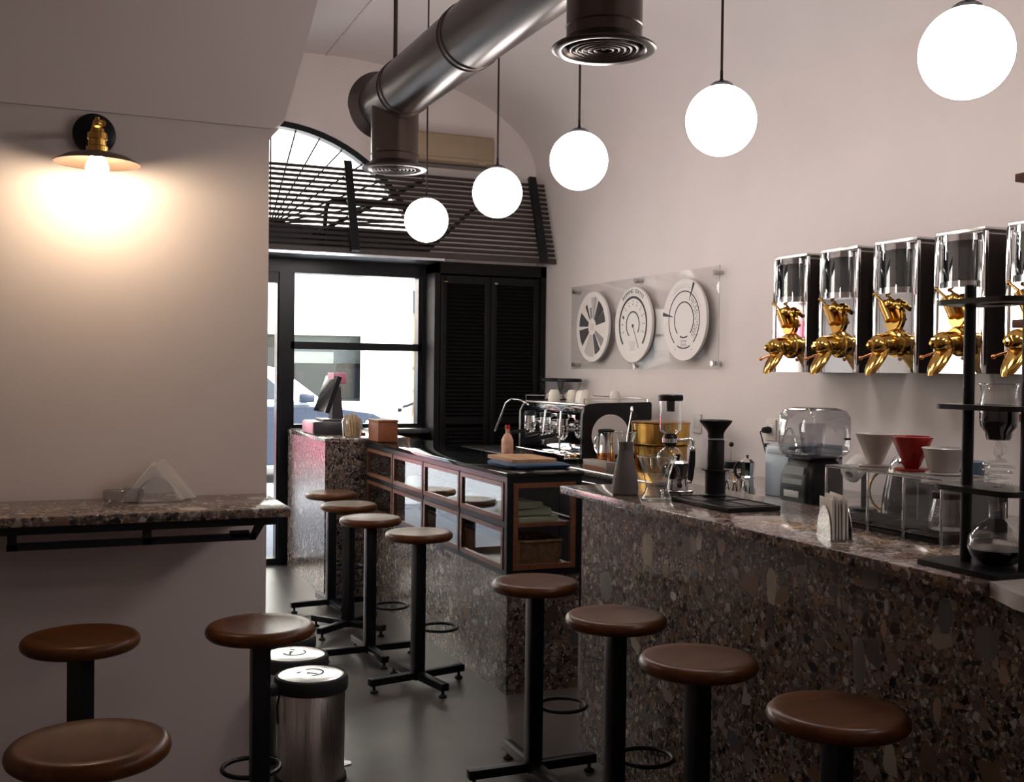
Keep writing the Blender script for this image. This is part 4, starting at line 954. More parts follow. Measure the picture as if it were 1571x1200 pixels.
# espresso machine
P = (3.3, 6.65, ZC)
t = thing('espresso_machine', 'large espresso machine with chrome group heads and black C-shaped side panel', 'espresso machine', P)
mb = MB(); mb.box(3.14, 3.56, 6.19, 7.13, 0.985, 1.285, 0.012); part('body', mb, M['chrome'], t)
mb = MB(); mb.prism([(3.085, 0.955), (3.088, 1.23), (3.10, 1.275), (3.13, 1.300), (3.20, 1.308), (3.575, 1.315), (3.585, 1.305), (3.585, 1.205), (3.50, 1.175), (3.44, 1.11), (3.425, 1.0), (3.425, 0.955)], 'y', 6.155, 6.185); sp = part('side_panel', mb, M['blackplas'], t)
dpts = [(3.285 + 0.132*cos(2*PI*i/40), 1.105 + 0.132*sin(2*PI*i/40)) for i in range(40)]
mb = MB(); mb.prism(dpts, 'y', 6.151, 6.156); part('round_inset', mb, M['socket'], sp, 'pale round inset')
mb = MB(); mb.prism([(3.085, 0.955), (3.088, 1.23), (3.13, 1.300), (3.575, 1.315), (3.585, 1.205), (3.44, 1.11), (3.425, 0.955)], 'y', 7.132, 7.16); part('side_panel', mb, M['blackplas'], t)
mb = MB(); mb.box(3.12, 3.58, 6.19, 7.13, 1.286, 1.299, 0.003); part('cup_warmer', mb, M['steelh'], t)
mb = MB(); mb.tube([(3.12, 6.2, 1.335), (3.58, 6.2, 1.335), (3.58, 7.12, 1.335), (3.12, 7.12, 1.335)], 0.0028, 8, False)
for x, y in ((3.12, 6.2), (3.58, 6.2), (3.58, 7.12), (3.12, 7.12), (3.58, 6.66)): mb.tube([(x, y, 1.296), (x, y, 1.335)], 0.004, 8)
part('cup_rail', mb, M['chrome'], t)
mb = MB(); mb.box(2.98, 3.16, 6.19, 7.13, 0.955, 0.985, 0.004); part('drip_tray', mb, M['chrome'], t)
mb = MB(); mb.box(3.12, 3.139, 6.19, 7.13, 1.225, 1.285, 0.003); part('front_band', mb, M['blackgloss'], t)
for y in (6.40, 6.66, 6.92):
    mb = MB(); mb.lathe([(0.0, 1.105), (0.034, 1.105), (0.040, 1.112), (0.040, 1.132), (0.044, 1.136), (0.044, 1.150), (0.036, 1.155), (0.036, 1.20), (0.0, 1.20)], (3.065, y, 0), (0,0,1), 28); mb.cyl((3.065, y, 1.18), (3.16, y, 1.18), 0.028, None, 20); g = part('group_head', mb, M['chrome'], t)
    mb = MB(); mb.lathe([(0.0, 1.2005), (0.038, 1.2005), (0.040, 1.21), (0.036, 1.232), (0.0, 1.235)], (3.065, y, 0), (0,0,1), 28); part('group_cap', mb, M['blackplas'], g)
    mb = MB(); mb.tube([(3.03, y, 1.10), (2.98, y - 0.01, 1.092), (2.90, y - 0.02, 1.08)], [0.008, 0.013, 0.015], 12); part('portafilter_handle', mb, M['blackplas'], g)
    mb = MB(); mb.lathe([(0.0, 1.062), (0.012, 1.062), (0.024, 1.075), (0.036, 1.09), (0.037, 1.1045), (0.0, 1.1045)], (3.065, y, 0), (0,0,1), 24); part('portafilter', mb, M['chrome'], g)
for pts in ([(3.10, 7.02, 1.27), (3.04, 7.05, 1.305), (3.0, 7.1, 1.31), (2.985, 7.16, 1.28), (2.98, 7.30, 1.12), (2.975, 7.34, 1.07)],
            [(3.10, 6.52, 1.26), (3.03, 6.52, 1.275), (2.99, 6.50, 1.25), (2.975, 6.49, 1.14), (2.972, 6.50, 1.03)],
            [(3.10, 6.30, 1.26), (3.03, 6.29, 1.275), (2.995, 6.28, 1.25), (2.985, 6.27, 1.10), (2.985, 6.27, 1.0)]):
    mb = MB(); mb.tube(pts, 0.0065, 10); part('steam_wand', mb, M['chrome'], t)
for x in (3.12, 3.5):
    for y in (6.25, 7.05): mb = MB(); mb.cyl((x, y, ZC), (x, y, 0.956), 0.022, 0.018, 18); part('foot', mb, M['blackplas'], t)
mb = MB(); mb.box(3.10, 3.56, 6.19, 7.13, 0.957, 0.984); part('lower_body', mb, M['blackplas'], t)
# cups on the machine
cups = [(3.22, 6.86), (3.30, 6.74), (3.30, 6.60), (3.20, 6.36), (3.45, 6.40), (3.46, 6.86)]
labs = ['cream cup upside down at the far front corner on the espresso machine', 'cream cup on the espresso machine just behind the front corner cup', 'cream cup in the middle of the espresso machine top', 'cream cup nearest the front edge on the espresso machine top', 'cream cup alone towards the wall on the espresso machine top', 'cream cup at the back of the espresso machine top, farthest from the camera']
def make_cup():
    t = thing('espresso_cup', '', 'cup', (0,0,0), 'cups upside down on the espresso machine')
    mb = MB(); mb.lathe([(0.0, 0.082), (0.024, 0.082), (0.026, 0.077), (0.035, 0.066), (0.041, 0.025), (0.042, 0.0), (0.039, 0.001), (0.033, 0.062), (0.0, 0.073)], (0,0,0), (0,0,1), 28); part('cup', mb, M['cupw'], t)
    mb = MB(); mb.tube(handle_pts((0,0,0), 0.038, 0.018, 0.056, 0.020, 0.0, 8), 0.004, 8); part('handle', mb, M['cupw'], t)
    return t
c0 = make_cup()
for i, ((x, y), lab) in enumerate(zip(cups, labs)):
    if i == 0: c0.location = (x, y, 1.2995); c0.rotation_euler.z = 2.2; c0['label'] = lab
    else: dup(c0, (x, y, 1.2995), 2.2 + i*1.1, lab)

# grinders
def make_grinder():
    t = thing('coffee_grinder', '', 'grinder', (0,0,0), 'hopper grinders behind the espresso machine')
    mb = MB(); mb.prism(rrect(-0.085, 0.085, -0.085, 0.085, 0.03, 5), 'z', 0.0, 0.03); mb.prism(rrect(-0.07, 0.07, -0.07, 0.07, 0.03, 5), 'z', 0.03, 0.30); part('body', mb, M['blackplas'], t)
    mb = MB(); mb.lathe([(0.055, 0.301), (0.058, 0.31), (0.05, 0.345), (0.038, 0.35)], (0,0,0), (0,0,1), 32); part('collar', mb, M['chrome'], t)
    mb = MB(); mb.lathe([(0.038, 0.351), (0.045, 0.375), (0.085, 0.47), (0.092, 0.510)], (0,0,0), (0,0,1), 36); part('hopper', mb, M['smoke'], t)
    mb = MB(); mb.lathe([(0.092, 0.508), (0.098, 0.512), (0.098, 0.528), (0.09, 0.534), (0.0, 0.536)], (0,0,0), (0,0,1), 36); part('hopper_lid', mb, M['blackplas'], t)
    mb = MB(); mb.box(-0.13, -0.071, -0.02, 0.02, 0.20, 0.24, 0.006); mb.box(-0.13, -0.07, -0.028, 0.028, 0.11, 0.118); part('spout', mb, M['chrome'], t)
    return t
gr = make_grinder(); gr.location = (3.615, 7.44, ZC); gr['label'] = 'black coffee grinder with clear hopper, nearer one behind the espresso machine'
dup(gr, (3.60, 7.70, ZC + 0.0), 0.1, 'black coffee grinder with clear hopper, farther one against the shutters')
for ch in gr.children: pass
# gold tins
for z0, h, r, lab in ((ZC, 0.150, 0.158, 'lower polished brass tin of the stacked pair behind the bar'), (ZC + 0.1622, 0.125, 0.172, 'upper wider polished brass tin of the stacked pair behind the bar')):
    P = (3.36, 5.66, z0)
    t = thing('brass_tin', lab, 'tin', P, 'stacked brass tins')
    mb = MB(); mb.lathe([(0.0, 0.0), (r - 0.004, 0.0), (r, 0.004), (r, h - 0.014), (r + 0.003, h - 0.012), (r + 0.003, h - 0.004)], P, (0,0,1), 56); part('body', mb, M['brass'], t)
    mb = MB(); mb.lathe([(r + 0.004, h - 0.004), (r + 0.005, h + 0.004), (r - 0.004, h + 0.010), (0.0, h + 0.011)], P, (0,0,1), 56); part('lid', mb, M['brassdk'], t)
# jug with spoon
P = (3.10, 5.86, ZC)
t = thing('metal_jug', 'small copper-bottomed metal jug with a glass top beside the espresso machine', 'jug', P)
mb = MB(); mb.lathe([(0.0, 0.0), (0.05, 0.0), (0.053, 0.01), (0.055, 0.07), (0.053, 0.10)], P, (0,0,1), 32); part('lower_body', mb, M['copper'], t, 'copper lower body')
mb = MB(); mb.lathe([(0.053, 0.101), (0.050, 0.13), (0.046, 0.20), (0.048, 0.225)], P, (0,0,1), 32); part('upper_body', mb, M['chrome'], t)
mb = MB(); mb.lathe([(0.050, 0.224), (0.051, 0.236), (0.03, 0.242), (0.0, 0.244)], P, (0,0,1), 32); part('lid', mb, M['blackplas'], t)
mb = MB(); mb.tube(handle_pts(P, 0.05, 0.09, 0.20, 0.04, PI/2 + 0.4, 8), 0.006, 8); part('handle', mb, M['chrome'], t)
mb = MB(); mb.tube([(3.185, 5.75, ZC + 0.001), (3.19, 5.76, ZC + 0.2), (3.22, 5.765, 1.27)], [0.005, 0.005, 0.004], 8); mb.sphere((3.222, 5.766, 1.28), 0.016, 14, 8, (0.4, 1, 1.5))
single('long_spoon', mb, M['steelh'], 'long steel bar spoon standing upright next to the metal jug', 'spoon', None, (3.185, 5.75, ZC))
t = thing('knock_box', 'grey drawer box with wooden front below the espresso machine side', 'box', (3.02, 5.75, ZC))
mb = MB(); mb.box(2.965, 3.04, 5.60, 5.90, ZC, 0.982, 0.004); part('body', mb, pmat('grey_brown_box', (0.20, 0.17, 0.15), 0.5), t)
mb = MB(); mb.box(2.962, 2.9645, 5.62, 5.88, ZC + 0.006, 0.95); part('drawer_front', mb, M['boxwood'], t)
# press pot, jars
P = (3.22, 4.72, ZC)
t = thing('press_pot', 'glass press pot with a long rod and black ball knob behind the black coffee press', 'press pot', P)
mb = MB(); mb.lathe([(0.0, 0.003), (0.045, 0.003), (0.046, 0.01), (0.046, 0.13)], P, (0,0,1), 30); part('beaker', mb, M['glass'], t)
mb = MB(); mb.lathe([(0.048, 0.10), (0.049, 0.104), (0.049, 0.128), (0.048, 0.135), (0.0, 0.138)], P, (0,0,1), 30); part('lid', mb, M['blackplas'], t)
mb = MB(); mb.cyl((P[0], P[1], ZC + 0.138), (P[0], P[1], ZC + 0.215), 0.0028, None, 10); part('rod', mb, M['chrome'], t)
mb = MB(); mb.sphere((P[0], P[1], ZC + 0.222), 0.013, 18, 10); part('knob', mb, M['blackplas'], t)
mb = MB(); mb.tube(handle_pts(P, 0.047, 0.02, 0.11, 0.03, RT, 8), 0.007, 8); part('handle', mb, M['blackplas'], t)
P = (3.20, 4.60, ZC)
t = thing('syrup_jar', 'short jar of amber syrup with a steel band behind the bar', 'jar', P)
mb = MB(); mb.lathe([(0.0, 0.0), (0.040, 0.0), (0.042, 0.006), (0.042, 0.075), (0.0, 0.078)], P, (0,0,1), 28); part('syrup', mb, M['amber'], t)
mb = MB(); mb.lathe([(0.0435, 0.076), (0.0435, 0.092), (0.03, 0.096), (0.0, 0.096)], P, (0,0,1), 28); part('lid', mb, M['chrome'], t)
P = (3.16, 4.49, ZC)
t = thing('steel_moka_pot', 'shiny steel moka pot with black grip behind the bar, left of the pale blue boiler', 'moka pot', P)
mb = MB(); mb.lathe([(0.0, 0.0), (0.042, 0.0), (0.042, 0.004), (0.034, 0.07), (0.036, 0.078), (0.032, 0.085), (0.038, 0.15), (0.0, 0.152)], P, (0,0,1), 10); part('body', mb, M['chrome'], t, sharp=15)
mb = MB(); mb.lathe([(0.039, 0.152), (0.02, 0.166), (0.006, 0.17), (0.008, 0.186), (0.0, 0.188)], P, (0,0,1), 10); part('lid', mb, M['chrome'], t, sharp=15)
mb = MB(); mb.tube(handle_pts(P, 0.035, 0.07, 0.148, 0.03, PI/2 + 0.6, 8), 0.008, 8); part('handle', mb, M['blackplas'], t)
for x, y, r, h, lab in ((3.06, 4.47, 0.032, 0.075, 'low clear glass jar with wire clip behind the bar edge'), (3.05, 4.385, 0.034, 0.085, 'clear glass jar beside the pale blue boiler')):
    P = (x, y, ZC)
    t = thing('glass_jar', lab, 'jar', P, 'clear jars behind the bar')
    mb = MB(); mb.lathe([(0.0, 0.002), (r, 0.002), (r + 0.001, 0.008), (r + 0.001, h*0.8), (r*0.8, h*0.92), (r*0.82, h)], P, (0,0,1), 26); part('jar', mb, M['glass'], t)
    mb = MB(); mb.tube([(x - r - 0.002, y - 0.018 + 0.036*i/8, ZC + 0.02 + 0.045*sin(PI*i/8)) for i in range(9)], 0.003, 6); part('wire_clip', mb, M['black'], t)
# boiler
t = thing('water_boiler', 'pale blue box-shaped water boiler beside the blender', 'boiler', (3.35, 4.31, ZC))
mb = MB(); mb.box(3.20, 3.52, 4.225, 4.405, ZC, 1.165, 0.006); part('body', mb, M['bluebox'], t)
mb = MB(); mb.box(3.194, 3.1995, 4.235, 4.385, 1.125, 1.158, 0.002); cp = part('control_panel', mb, pmat('pale_panel', (0.5, 0.54, 0.58), 0.4), t)
mb = MB(); mb.cyl((3.194, 4.255, 1.138), (3.190, 4.255, 1.138), 0.007, None, 16); part('red_button', mb, M['red'], cp, 'red button')
mb = MB(); mb.box(3.192, 3.22, 4.395, 4.412, 1.150, 1.168, 0.003); part('corner_cap', mb, M['blackplas'], t)
# blender
P = (3.23, 4.09, ZC)
t = thing('blender', 'black bar blender under a clear smoky sound cover', 'blender', P)
mb = MB(); rg = []
for z, g in ((0.0, 0.0), (0.02, 0.004), (0.12, 0.002), (0.17, -0.010), (0.20, -0.03)):
    rg.append([(p[0] + (0.012 if z > 0.15 else 0), p[1], ZC + z) for p in rrect(3.125 - g, 3.335 + g, 3.985 - g, 4.195 + g, 0.03, 5)])
mb.loft(rg); part('base', mb, M['blackplas'], t)
mb = MB(); mb.prism([(3.118, ZC + 0.085), (3.122, ZC + 0.085), (3.138, ZC + 0.165), (3.134, ZC + 0.165)], 'y', 4.02, 4.16); part('control_panel', mb, pmat('panel_grey', (0.05, 0.05, 0.055), 0.3), t)
mb = MB(); mb.box(3.1165, 3.1205, 4.04, 4.145, ZC + 0.025, ZC + 0.055, 0.001); part('badge', mb, M['plate'], t)
mb = MB(); rg = []
for z, g in ((0.196, -0.035), (0.225, 0.0), (0.24, 0.008), (0.39, 0.008), (0.42, -0.006), (0.432, -0.035)):
    rg.append([(p[0], p[1], ZC + z) for p in rrect(3.12 - g, 3.355 + g, 3.965 - g, 4.205 + g, 0.045, 7)])
mb.loft(rg); part('sound_cover', mb, M['smoke'], t)
mb = MB(); pts = [(3.108, 4.165 - 0.13*i/14, ZC + 0.235 + 0.105*sin(PI*i/14)) for i in range(15)]; mb.tube(pts, 0.0035, 8); mb.tube([pts[0], pts[-1]], 0.0035, 8); mb.sphere((3.108, 4.03, ZC + 0.235), 0.014, 14, 8); part('front_handle', mb, M['acryledge'], t)
mb = MB(); mb.box(3.15, 3.33, 4.0, 4.175, ZC + 0.201, ZC + 0.208); part('cover_seat', mb, M['blackplas'], t)
mb = MB(); mb.lathe([(0.0, 0.21), (0.05, 0.21), (0.055, 0.23), (0.075, 0.34), (0.075, 0.36)], P, (0,0,1), 4); part('jug', mb, M['smoke'], t, sharp=20)
mb = MB(); mb.box(3.30, 3.33, 3.945, 3.953, ZC + 0.29, ZC + 0.30); part('latch', mb, M['blackplas'], t)
# grinder cluster behind the dripper stand
t = thing('milk_frother', 'white tilted frother head on a chrome arm behind the acrylic stand', 'frother', (3.2, 3.72, ZC))
mb = MB(); mb.lathe([(0.0, 0.0), (0.042, 0.0), (0.045, 0.01), (0.045, 0.09), (0.03, 0.1), (0.0, 0.1)], (3.21, 3.735, 1.130), (-0.75, -0.2, -0.45), 32); part('head', mb, M['white'], t)
mb = MB(); mb.lathe([(0.022, 0.0), (0.024, 0.008), (0.012, 0.012), (0.0, 0.012)], (3.135, 3.715, 1.084), (-0.75, -0.2, -0.45), 28); part('lens_cap', mb, M['blackgloss'], t)
mb = MB(); mb.cyl((3.24, 3.75, ZC), (3.24, 3.75, 1.11), 0.012, None, 14); mb.lathe([(0.0, 0.0), (0.06, 0.0), (0.06, 0.012), (0.0, 0.014)], (3.24, 3.75, ZC), (0,0,1), 30); part('stand', mb, M['blackplas'], t)
t = thing('bell_kettle', 'black kettle with chrome bell-shaped lid behind the red dripper', 'kettle', (3.2, 3.47, ZC))
P = (3.2, 3.47, ZC)
mb = MB(); mb.lathe([(0.0, 0.0), (0.085, 0.0), (0.088, 0.008), (0.080, 0.10), (0.062, 0.19)], P, (0,0,1), 36); part('body', mb, M['blackgloss'], t)
mb = MB(); mb.lathe([(0.064, 0.19), (0.060, 0.215), (0.040, 0.25), (0.018, 0.268), (0.012, 0.285), (0.010, 0.30), (0.0, 0.303)], P, (0,0,1), 36); part('lid', mb, M['chrome'], t, 'chrome bell lid')
mb = MB(); mb.tube(handle_pts(P, 0.075, 0.03, 0.19, 0.06, 2.2, 8), 0.006, 8); part('handle', mb, M['brassdk'], t)
t = thing('box_grinder', 'squat black box grinder on the back counter behind the white flat dripper', 'grinder', (3.2, 3.2, ZC))
mb = MB(); mb.prism(rrect(3.10, 3.34, 3.06, 3.30, 0.02, 4), 'z', ZC, ZC + 0.17); part('body', mb, M['blackplas'], t)
mb = MB(); mb.lathe([(0.07, 0.171), (0.075, 0.18), (0.085, 0.26), (0.0, 0.262)], (3.22, 3.18, ZC), (0,0,1), 30); part('hopper', mb, pmat('blue_hopper', (0.06, 0.12, 0.17), 0.3), t)

# sockets
for i, (y, z, lab) in enumerate(((5.86, 1.19, 'cream wall socket right of the brass tins'), (5.10, 1.19, 'cream wall socket with a black plug above the boiler'))):
    t = thing('wall_socket', lab, 'socket', (3.745, y, z))
    mb = MB(); mb.box(3.738, 3.7495, y - 0.045, y + 0.045, z - 0.06, z + 0.06, 0.003); part('plate', mb, M['socket'], t)
    mb = MB(); mb.box(3.735, 3.739, y - 0.03, y + 0.03, z - 0.03, z + 0.03, 0.002); part('insert', mb, M['white'], t)
    if i == 1:
        pt = thing('power_plug', 'black power plug with a cable in the wall socket above the boiler', 'plug', (3.72, y, z))
        mb = MB(); mb.lathe([(0.0, 0.0), (0.018, 0.0), (0.021, 0.012), (0.016, 0.045), (0.008, 0.05), (0.0, 0.05)], (3.7345, y, z), (-1,0,0), 20); part('body', mb, M['rubber'], pt)
        mb = MB(); mb.tube([(3.688, y, z), (3.67, y, z - 0.01), (3.665, y - 0.03, z - 0.06), (3.68, y - 0.06, z - 0.16), (3.7, y - 0.07, ZC + 0.004)], 0.004, 8); part('cable', mb, M['rubber'], pt)
    else:
        pt = None

# ------------------------------------------------------------------ coffee dispensers
def make_dispenser():
    t = thing('coffee_dispenser', '', 'dispenser', (0,0,0), 'wall coffee dispensers')
    hw = 0.128; H = 0.575
    mb = MB(); mb.box(0.004, 0.298, -hw, hw, 0.0, H); part('body', mb, M['panelside'], t)
    mb = MB(); mb.box(-0.010, 0.298, -hw - 0.003, hw + 0.003, H + 0.0005, H + 0.0155, 0.002); mb.box(-0.004, 0.296, -hw - 0.001, hw + 0.001, H - 0.014, H - 0.008); part('lid', mb, M['steelh'], t)
    mb = MB()
    mb.box(-0.004, 0.0035, -hw, hw, 0.0, 0.352); mb.box(-0.004, 0.0035, -hw, hw, 0.552, H - 0.001)
    mb.box(-0.004, 0.0035, -hw, -0.092, 0.352, 0.552); mb.box(-0.004, 0.0035, 0.092, hw, 0.352, 0.552)
    for s in (-1, 1): mb.box(-0.010, 0.006, s*hw - 0.010, s*hw + 0.010, 0.0, H - 0.001, 0.003); mb.box(-0.0055, -0.003, s*0.100 - 0.0015, s*0.100 + 0.0015, 0.0, H - 0.002)
    part('front_panel', mb, M['chrome'], t, 'mirror-bright front panel')
    mb = MB(); mb.box(0.0036, 0.0039, -0.092, 0.092, 0.352, 0.552); part('cavity_back', mb, M['blackplas'], t)
    n = 24
    def halfcyl(r, z0, z1, mat, name, thick=0.0):
        mb = MB(); A = [(-0.004 - (r*0.62)*sin(PI*i/n), r*cos(PI*i/n)) for i in range(n+1)]
        if thick: mb.prism(A, 'z', z0, z1)
        else: mb.loft([[(p[0], p[1], z0) for p in A], [(p[0], p[1], z1) for p in A]], closed=False, caps=False)
        return part(name, mb, mat, t)
    halfcyl(0.088, 0.376, 0.540, M['tube'], 'sight_glass')
    halfcyl(0.094, 0.540, 0.566, M['chrome'], 'hoop', 1); halfcyl(0.094, 0.350, 0.376, M['chrome'], 'hoop', 1)
    mb = MB(); mb.box(0.2985, 0.2995, -0.11, 0.11, 0.46, 0.52); part('mounting_rail', mb, M['steelh'], t)
    # upper shut-off
    mb = MB(); mb.prism([(y*0.056, 0.246 + z*0.066) for y, z in ((cos(a), sin(a)) for a in (2*PI*i/36 for i in range(36)))], 'x', -0.014, -0.0045)
    mb.prism([(y*0.046, 0.246 + z*0.056) for y, z in ((cos(a), sin(a)) for a in (2*PI*i/36 for i in range(36)))], 'x', -0.020, -0.014); u = part('valve_plate', mb, M['brass'], t)
    mb = MB(); mb.cyl((-0.038, 0.042, 0.312), (-0.038, -0.006, 0.232), 0.022, None, 24); part('valve_barrel', mb, M['brassdk'], u, 'dark brass barrel')
    mb = MB(); mb.sphere((-0.028, 0.005, 0.305), 0.026, 20, 12); mb.sphere((-0.024, -0.030, 0.300), 0.018, 16, 10); mb.cyl((-0.03, -0.045, 0.29), (-0.03, -0.064, 0.280), 0.011, None, 12); part('valve_head', mb, M['brass'], u)
    mb = MB(); mb.tube([(-0.040, 0.045, 0.318), (-0.040, 0.088, 0.348)], 0.006, 10); mb.sphere((-0.040, 0.092, 0.351), 0.010, 12, 8); part('valve_rod', mb, M['brassdk'], u)
    # lower spout
    mb = MB(); mb.lathe([(0.0, 0.0), (0.066, 0.0), (0.066, 0.008), (0.058, 0.012), (0.058, 0.022), (0.050, 0.028), (0.050, 0.040), (0.0, 0.044)], (-0.0045, -0.01, 0.135), (-1,0,0), 40); lo = part('spout_flange', mb, M['brass'], t)
    mb = MB(); mb.sphere((-0.085, 0.0, 0.125), 0.050, 28, 16, (1.0, 0.95, 0.9)); mb.cyl((-0.04, -0.005, 0.13), (-0.09, 0, 0.125), 0.044, 0.046, 28); part('spout_body', mb, M['brass'], lo)
    mb = MB(); mb.lathe([(0.0, 0.0), (0.024, 0.0), (0.024, 0.010), (0.016, 0.013), (0.016, 0.020), (0.009, 0.026), (0.0, 0.028)], (-0.128, 0.002, 0.122), (-1, 0, -0.05), 6); part('spout_nut', mb, M['brass'], lo, sharp=20)
    mb = MB(); rings = []
    for s in range(7):
        k = s/6; cx = -0.070 - 0.062*k; cz = 0.115 - 0.112*k; rr = 0.046 + 0.012*sin(PI*k*0.8) - 0.020*k*k
        rings.append([(cx + 0.75*rr*cos(2*PI*i/24)*1.0, rr*0.9*sin(2*PI*i/24), cz + 0.45*rr*cos(2*PI*i/24)) for i in range(24)])
    mb.loft(rings, caps=False); part('chute', mb, M['brass'], lo)
    mb = MB(); mb.tube([(-0.10, 0.03, 0.085), (-0.115, 0.085, 0.066)], 0.0055, 10); mb.sphere((-0.116, 0.088, 0.065), 0.010, 12, 8); part('lever', mb, M['copper'], lo)
    return t
d0 = make_dispenser()
dl = ['chrome coffee dispenser with brass taps, farthest left of the row, next to the acrylic sign', 'chrome coffee dispenser with brass taps, second from the acrylic sign', 'chrome coffee dispenser with brass taps, middle one of the row of five', 'chrome coffee dispenser with brass taps crossed by the black tower post', 'chrome coffee dispenser cut off by the right edge of the photo']
for i, (y, lab) in enumerate(zip((4.550, 4.183, 3.806, 3.435, 3.060), dl)):
    p = (3.45, y, 1.515)
    if i == 0: d0.location = p; d0['label'] = lab
    else: dup(d0, p, 0, lab)

# ------------------------------------------------------------------ acrylic sign with three discs
t = thing('acrylic_sign', 'clear acrylic wall sign with three round white dials about coffee', 'sign', (3.70, 6.58, 1.84))
mb = MB(); mb.box(3.700, 3.706, 5.575, 7.590, 1.528, 2.155, 0.001); part('acrylic_sheet', mb, M['signacryl'], t)
mb = MB(); mb.tube([(3.703, 5.575, 1.528), (3.703, 5.575, 2.155)], 0.003, 6); part('sheet_edge', mb, M['acryledge'], t)
for y, z in ((7.53, 2.115), (7.53, 1.56), (6.58, 2.132), (6.58, 1.545), (5.625, 2.115), (5.625, 1.565)):
    mb = MB(); mb.cyl((3.685, y, z), (3.699, y, z), 0.017, None, 20); mb.cyl((3.7065, y, z), (3.7495, y, z), 0.014, None, 20); part('standoff', mb, M['steel'], t)
def sector(mb, a0, a1, r0, r1, cen, R, x=3.6785, n=None):
    n = n or max(2, int(abs(a1 - a0)/6) + 1)
    P = [(r1*R*cos(radians(a0 + (a1-a0)*i/n)), r1*R*sin(radians(a0 + (a1-a0)*i/n))) for i in range(n+1)]
    Q = [(r0*R*cos(radians(a0 + (a1-a0)*i/n)), r0*R*sin(radians(a0 + (a1-a0)*i/n))) for i in range(n+1)]
    mb.prism([(cen[0] - p[0], cen[1] + p[1]) for p in P + Q[::-1]], 'x', x, x + 0.0014)
def shape(mb, pts, cen, R, x=3.6785):
    mb.prism([(cen[0] - p[0]*R, cen[1] + p[1]*R) for p in pts], 'x', x, x + 0.0014)
RD = 0.258
cens = ((7.20, 1.838), (6.59, 1.832), (5.935, 1.840))
discs = []
for c in cens:
    mb = MB(); mb.lathe([(0.0, 0.0), (RD - 0.002, 0.0), (RD, 0.002), (RD, 0.018), (RD - 0.002, 0.0198), (0.0, 0.0198)], (3.6998, c[0], c[1]), (-1,0,0), 72); discs.append(part('dial_disc', mb, M['discw'], t))
c = cens[0]
mb = MB()
for a0, a1, r1 in ((8, 32, 0.80), (33, 62, 0.82), (116, 126, 0.72), (148, 178, 0.80), (186, 222, 0.80), (284, 308, 0.82), (96, 100, 0.55)): sector(mb, a0, a1, 0.24, r1, c, RD)
part('print_dark', mb, M['ink'], discs[0], sharp=20)
mb = MB()
for a0, a1, r1 in ((314, 334, 0.80), (74, 80, 0.86), (102, 106, 0.55)): sector(mb, a0, a1, 0.24, r1, c, RD)
part('print_mid', mb, M['ink2'], discs[0], sharp=20)
mb = MB()
for a0, a1, r1 in ((236, 278, 0.86), (66, 72, 0.84), (82, 94, 0.84)): sector(mb, a0, a1, 0.24, r1, c, RD)
for k in range(4): shape(mb, [(-0.10, 0.07 - 0.045*k), (0.10, 0.07 - 0.045*k), (0.10, 0.05 - 0.045*k), (-0.10, 0.05 - 0.045*k)], c, RD)
part('print_pale', mb, M['ink3'], discs[0], sharp=20)
c = cens[1]
mb = MB(); sector(mb, -44, 224, 0.695, 0.760, c, RD); sector(mb, -38, 236, 0.325, 0.362, c, RD)
shape(mb, circ(0, -0.03, 0.05, 16), c, RD); shape(mb, [(-0.012, -0.03), (0.012, -0.03), (0.33, -0.62), (0.315, -0.63)], c, RD)
shape(mb, circ(0.56*cos(radians(158)), 0.56*sin(radians(158)), 0.045, 14), c, RD)
part('print_dark', mb, M['ink'], discs[1], sharp=20)
mb = MB()
for a in range(-20, 220, 22):
    shape(mb, circ(0.54*cos(radians(a)), 0.54*sin(radians(a)), 0.022, 10), c, RD); shape(mb, [((0.60 + d)*cos(radians(a + e)), (0.60 + d)*sin(radians(a + e))) for d, e in ((0, -.8), (0.05, -.8), (0.05, .8), (0, .8))], c, RD)
part('print_mid', mb, M['ink2'], discs[1], sharp=20)
mb = MB()
for k in range(5): shape(mb, [(-0.20 + 0.02*k, -0.45 - 0.05*k), (0.12, -0.45 - 0.05*k), (0.12, -0.47 - 0.05*k), (-0.20 + 0.02*k, -0.47 - 0.05*k)], c, RD)
sector(mb, 58, 122, 0.805, 0.812, c, RD)
part('print_pale', mb, M['ink3'], discs[1], sharp=20)
# curved lettering
def glyph(ch, size):
    cu = bpy.data.curves.new('g', 'FONT'); cu.body = ch; cu.size = size; cu.align_x = 'CENTER'; cu.extrude = 0.0006
    o = bpy.data.objects.new('g', cu); COL.objects.link(o)
    me = bpy.data.meshes.new_from_object(o.evaluated_get(bpy.context.evaluated_depsgraph_get()))
    bpy.data.objects.remove(o); bpy.data.curves.remove(cu); return me
txt = 'BREWING COFFEE'; mb = MB()
for k, ch in enumerate(txt):
    if ch == ' ': continue
    me = glyph(ch, 0.036); a = radians(127 - 74*k/(len(txt) - 1)); rr = 0.845*RD
    n0 = len(mb.bm.verts); mb.bm.from_mesh(me); bpy.data.meshes.remove(me); mb.bm.verts.ensure_lookup_table()
    for v in mb.bm.verts[n0:]:
        x, y, z = v.co; px = rr*cos(a) + x*sin(a) + y*cos(a); py = rr*sin(a) - x*cos(a) + y*sin(a)
        v.co = V((3.6792 - z, c[0] - px, c[1] + py))
part('lettering', mb, M['ink'], discs[1], 'curved words BREWING COFFEE', smooth=False)
c = cens[2]
mb = MB(); sector(mb, -52, 232, 0.685, 0.712, c, RD); sector(mb, -48, 228, 0.420, 0.450, c, RD); sector(mb, 246, 294, 0.680, 0.712, c, RD); sector(mb, 248, 292, 0.415, 0.452, c, RD)
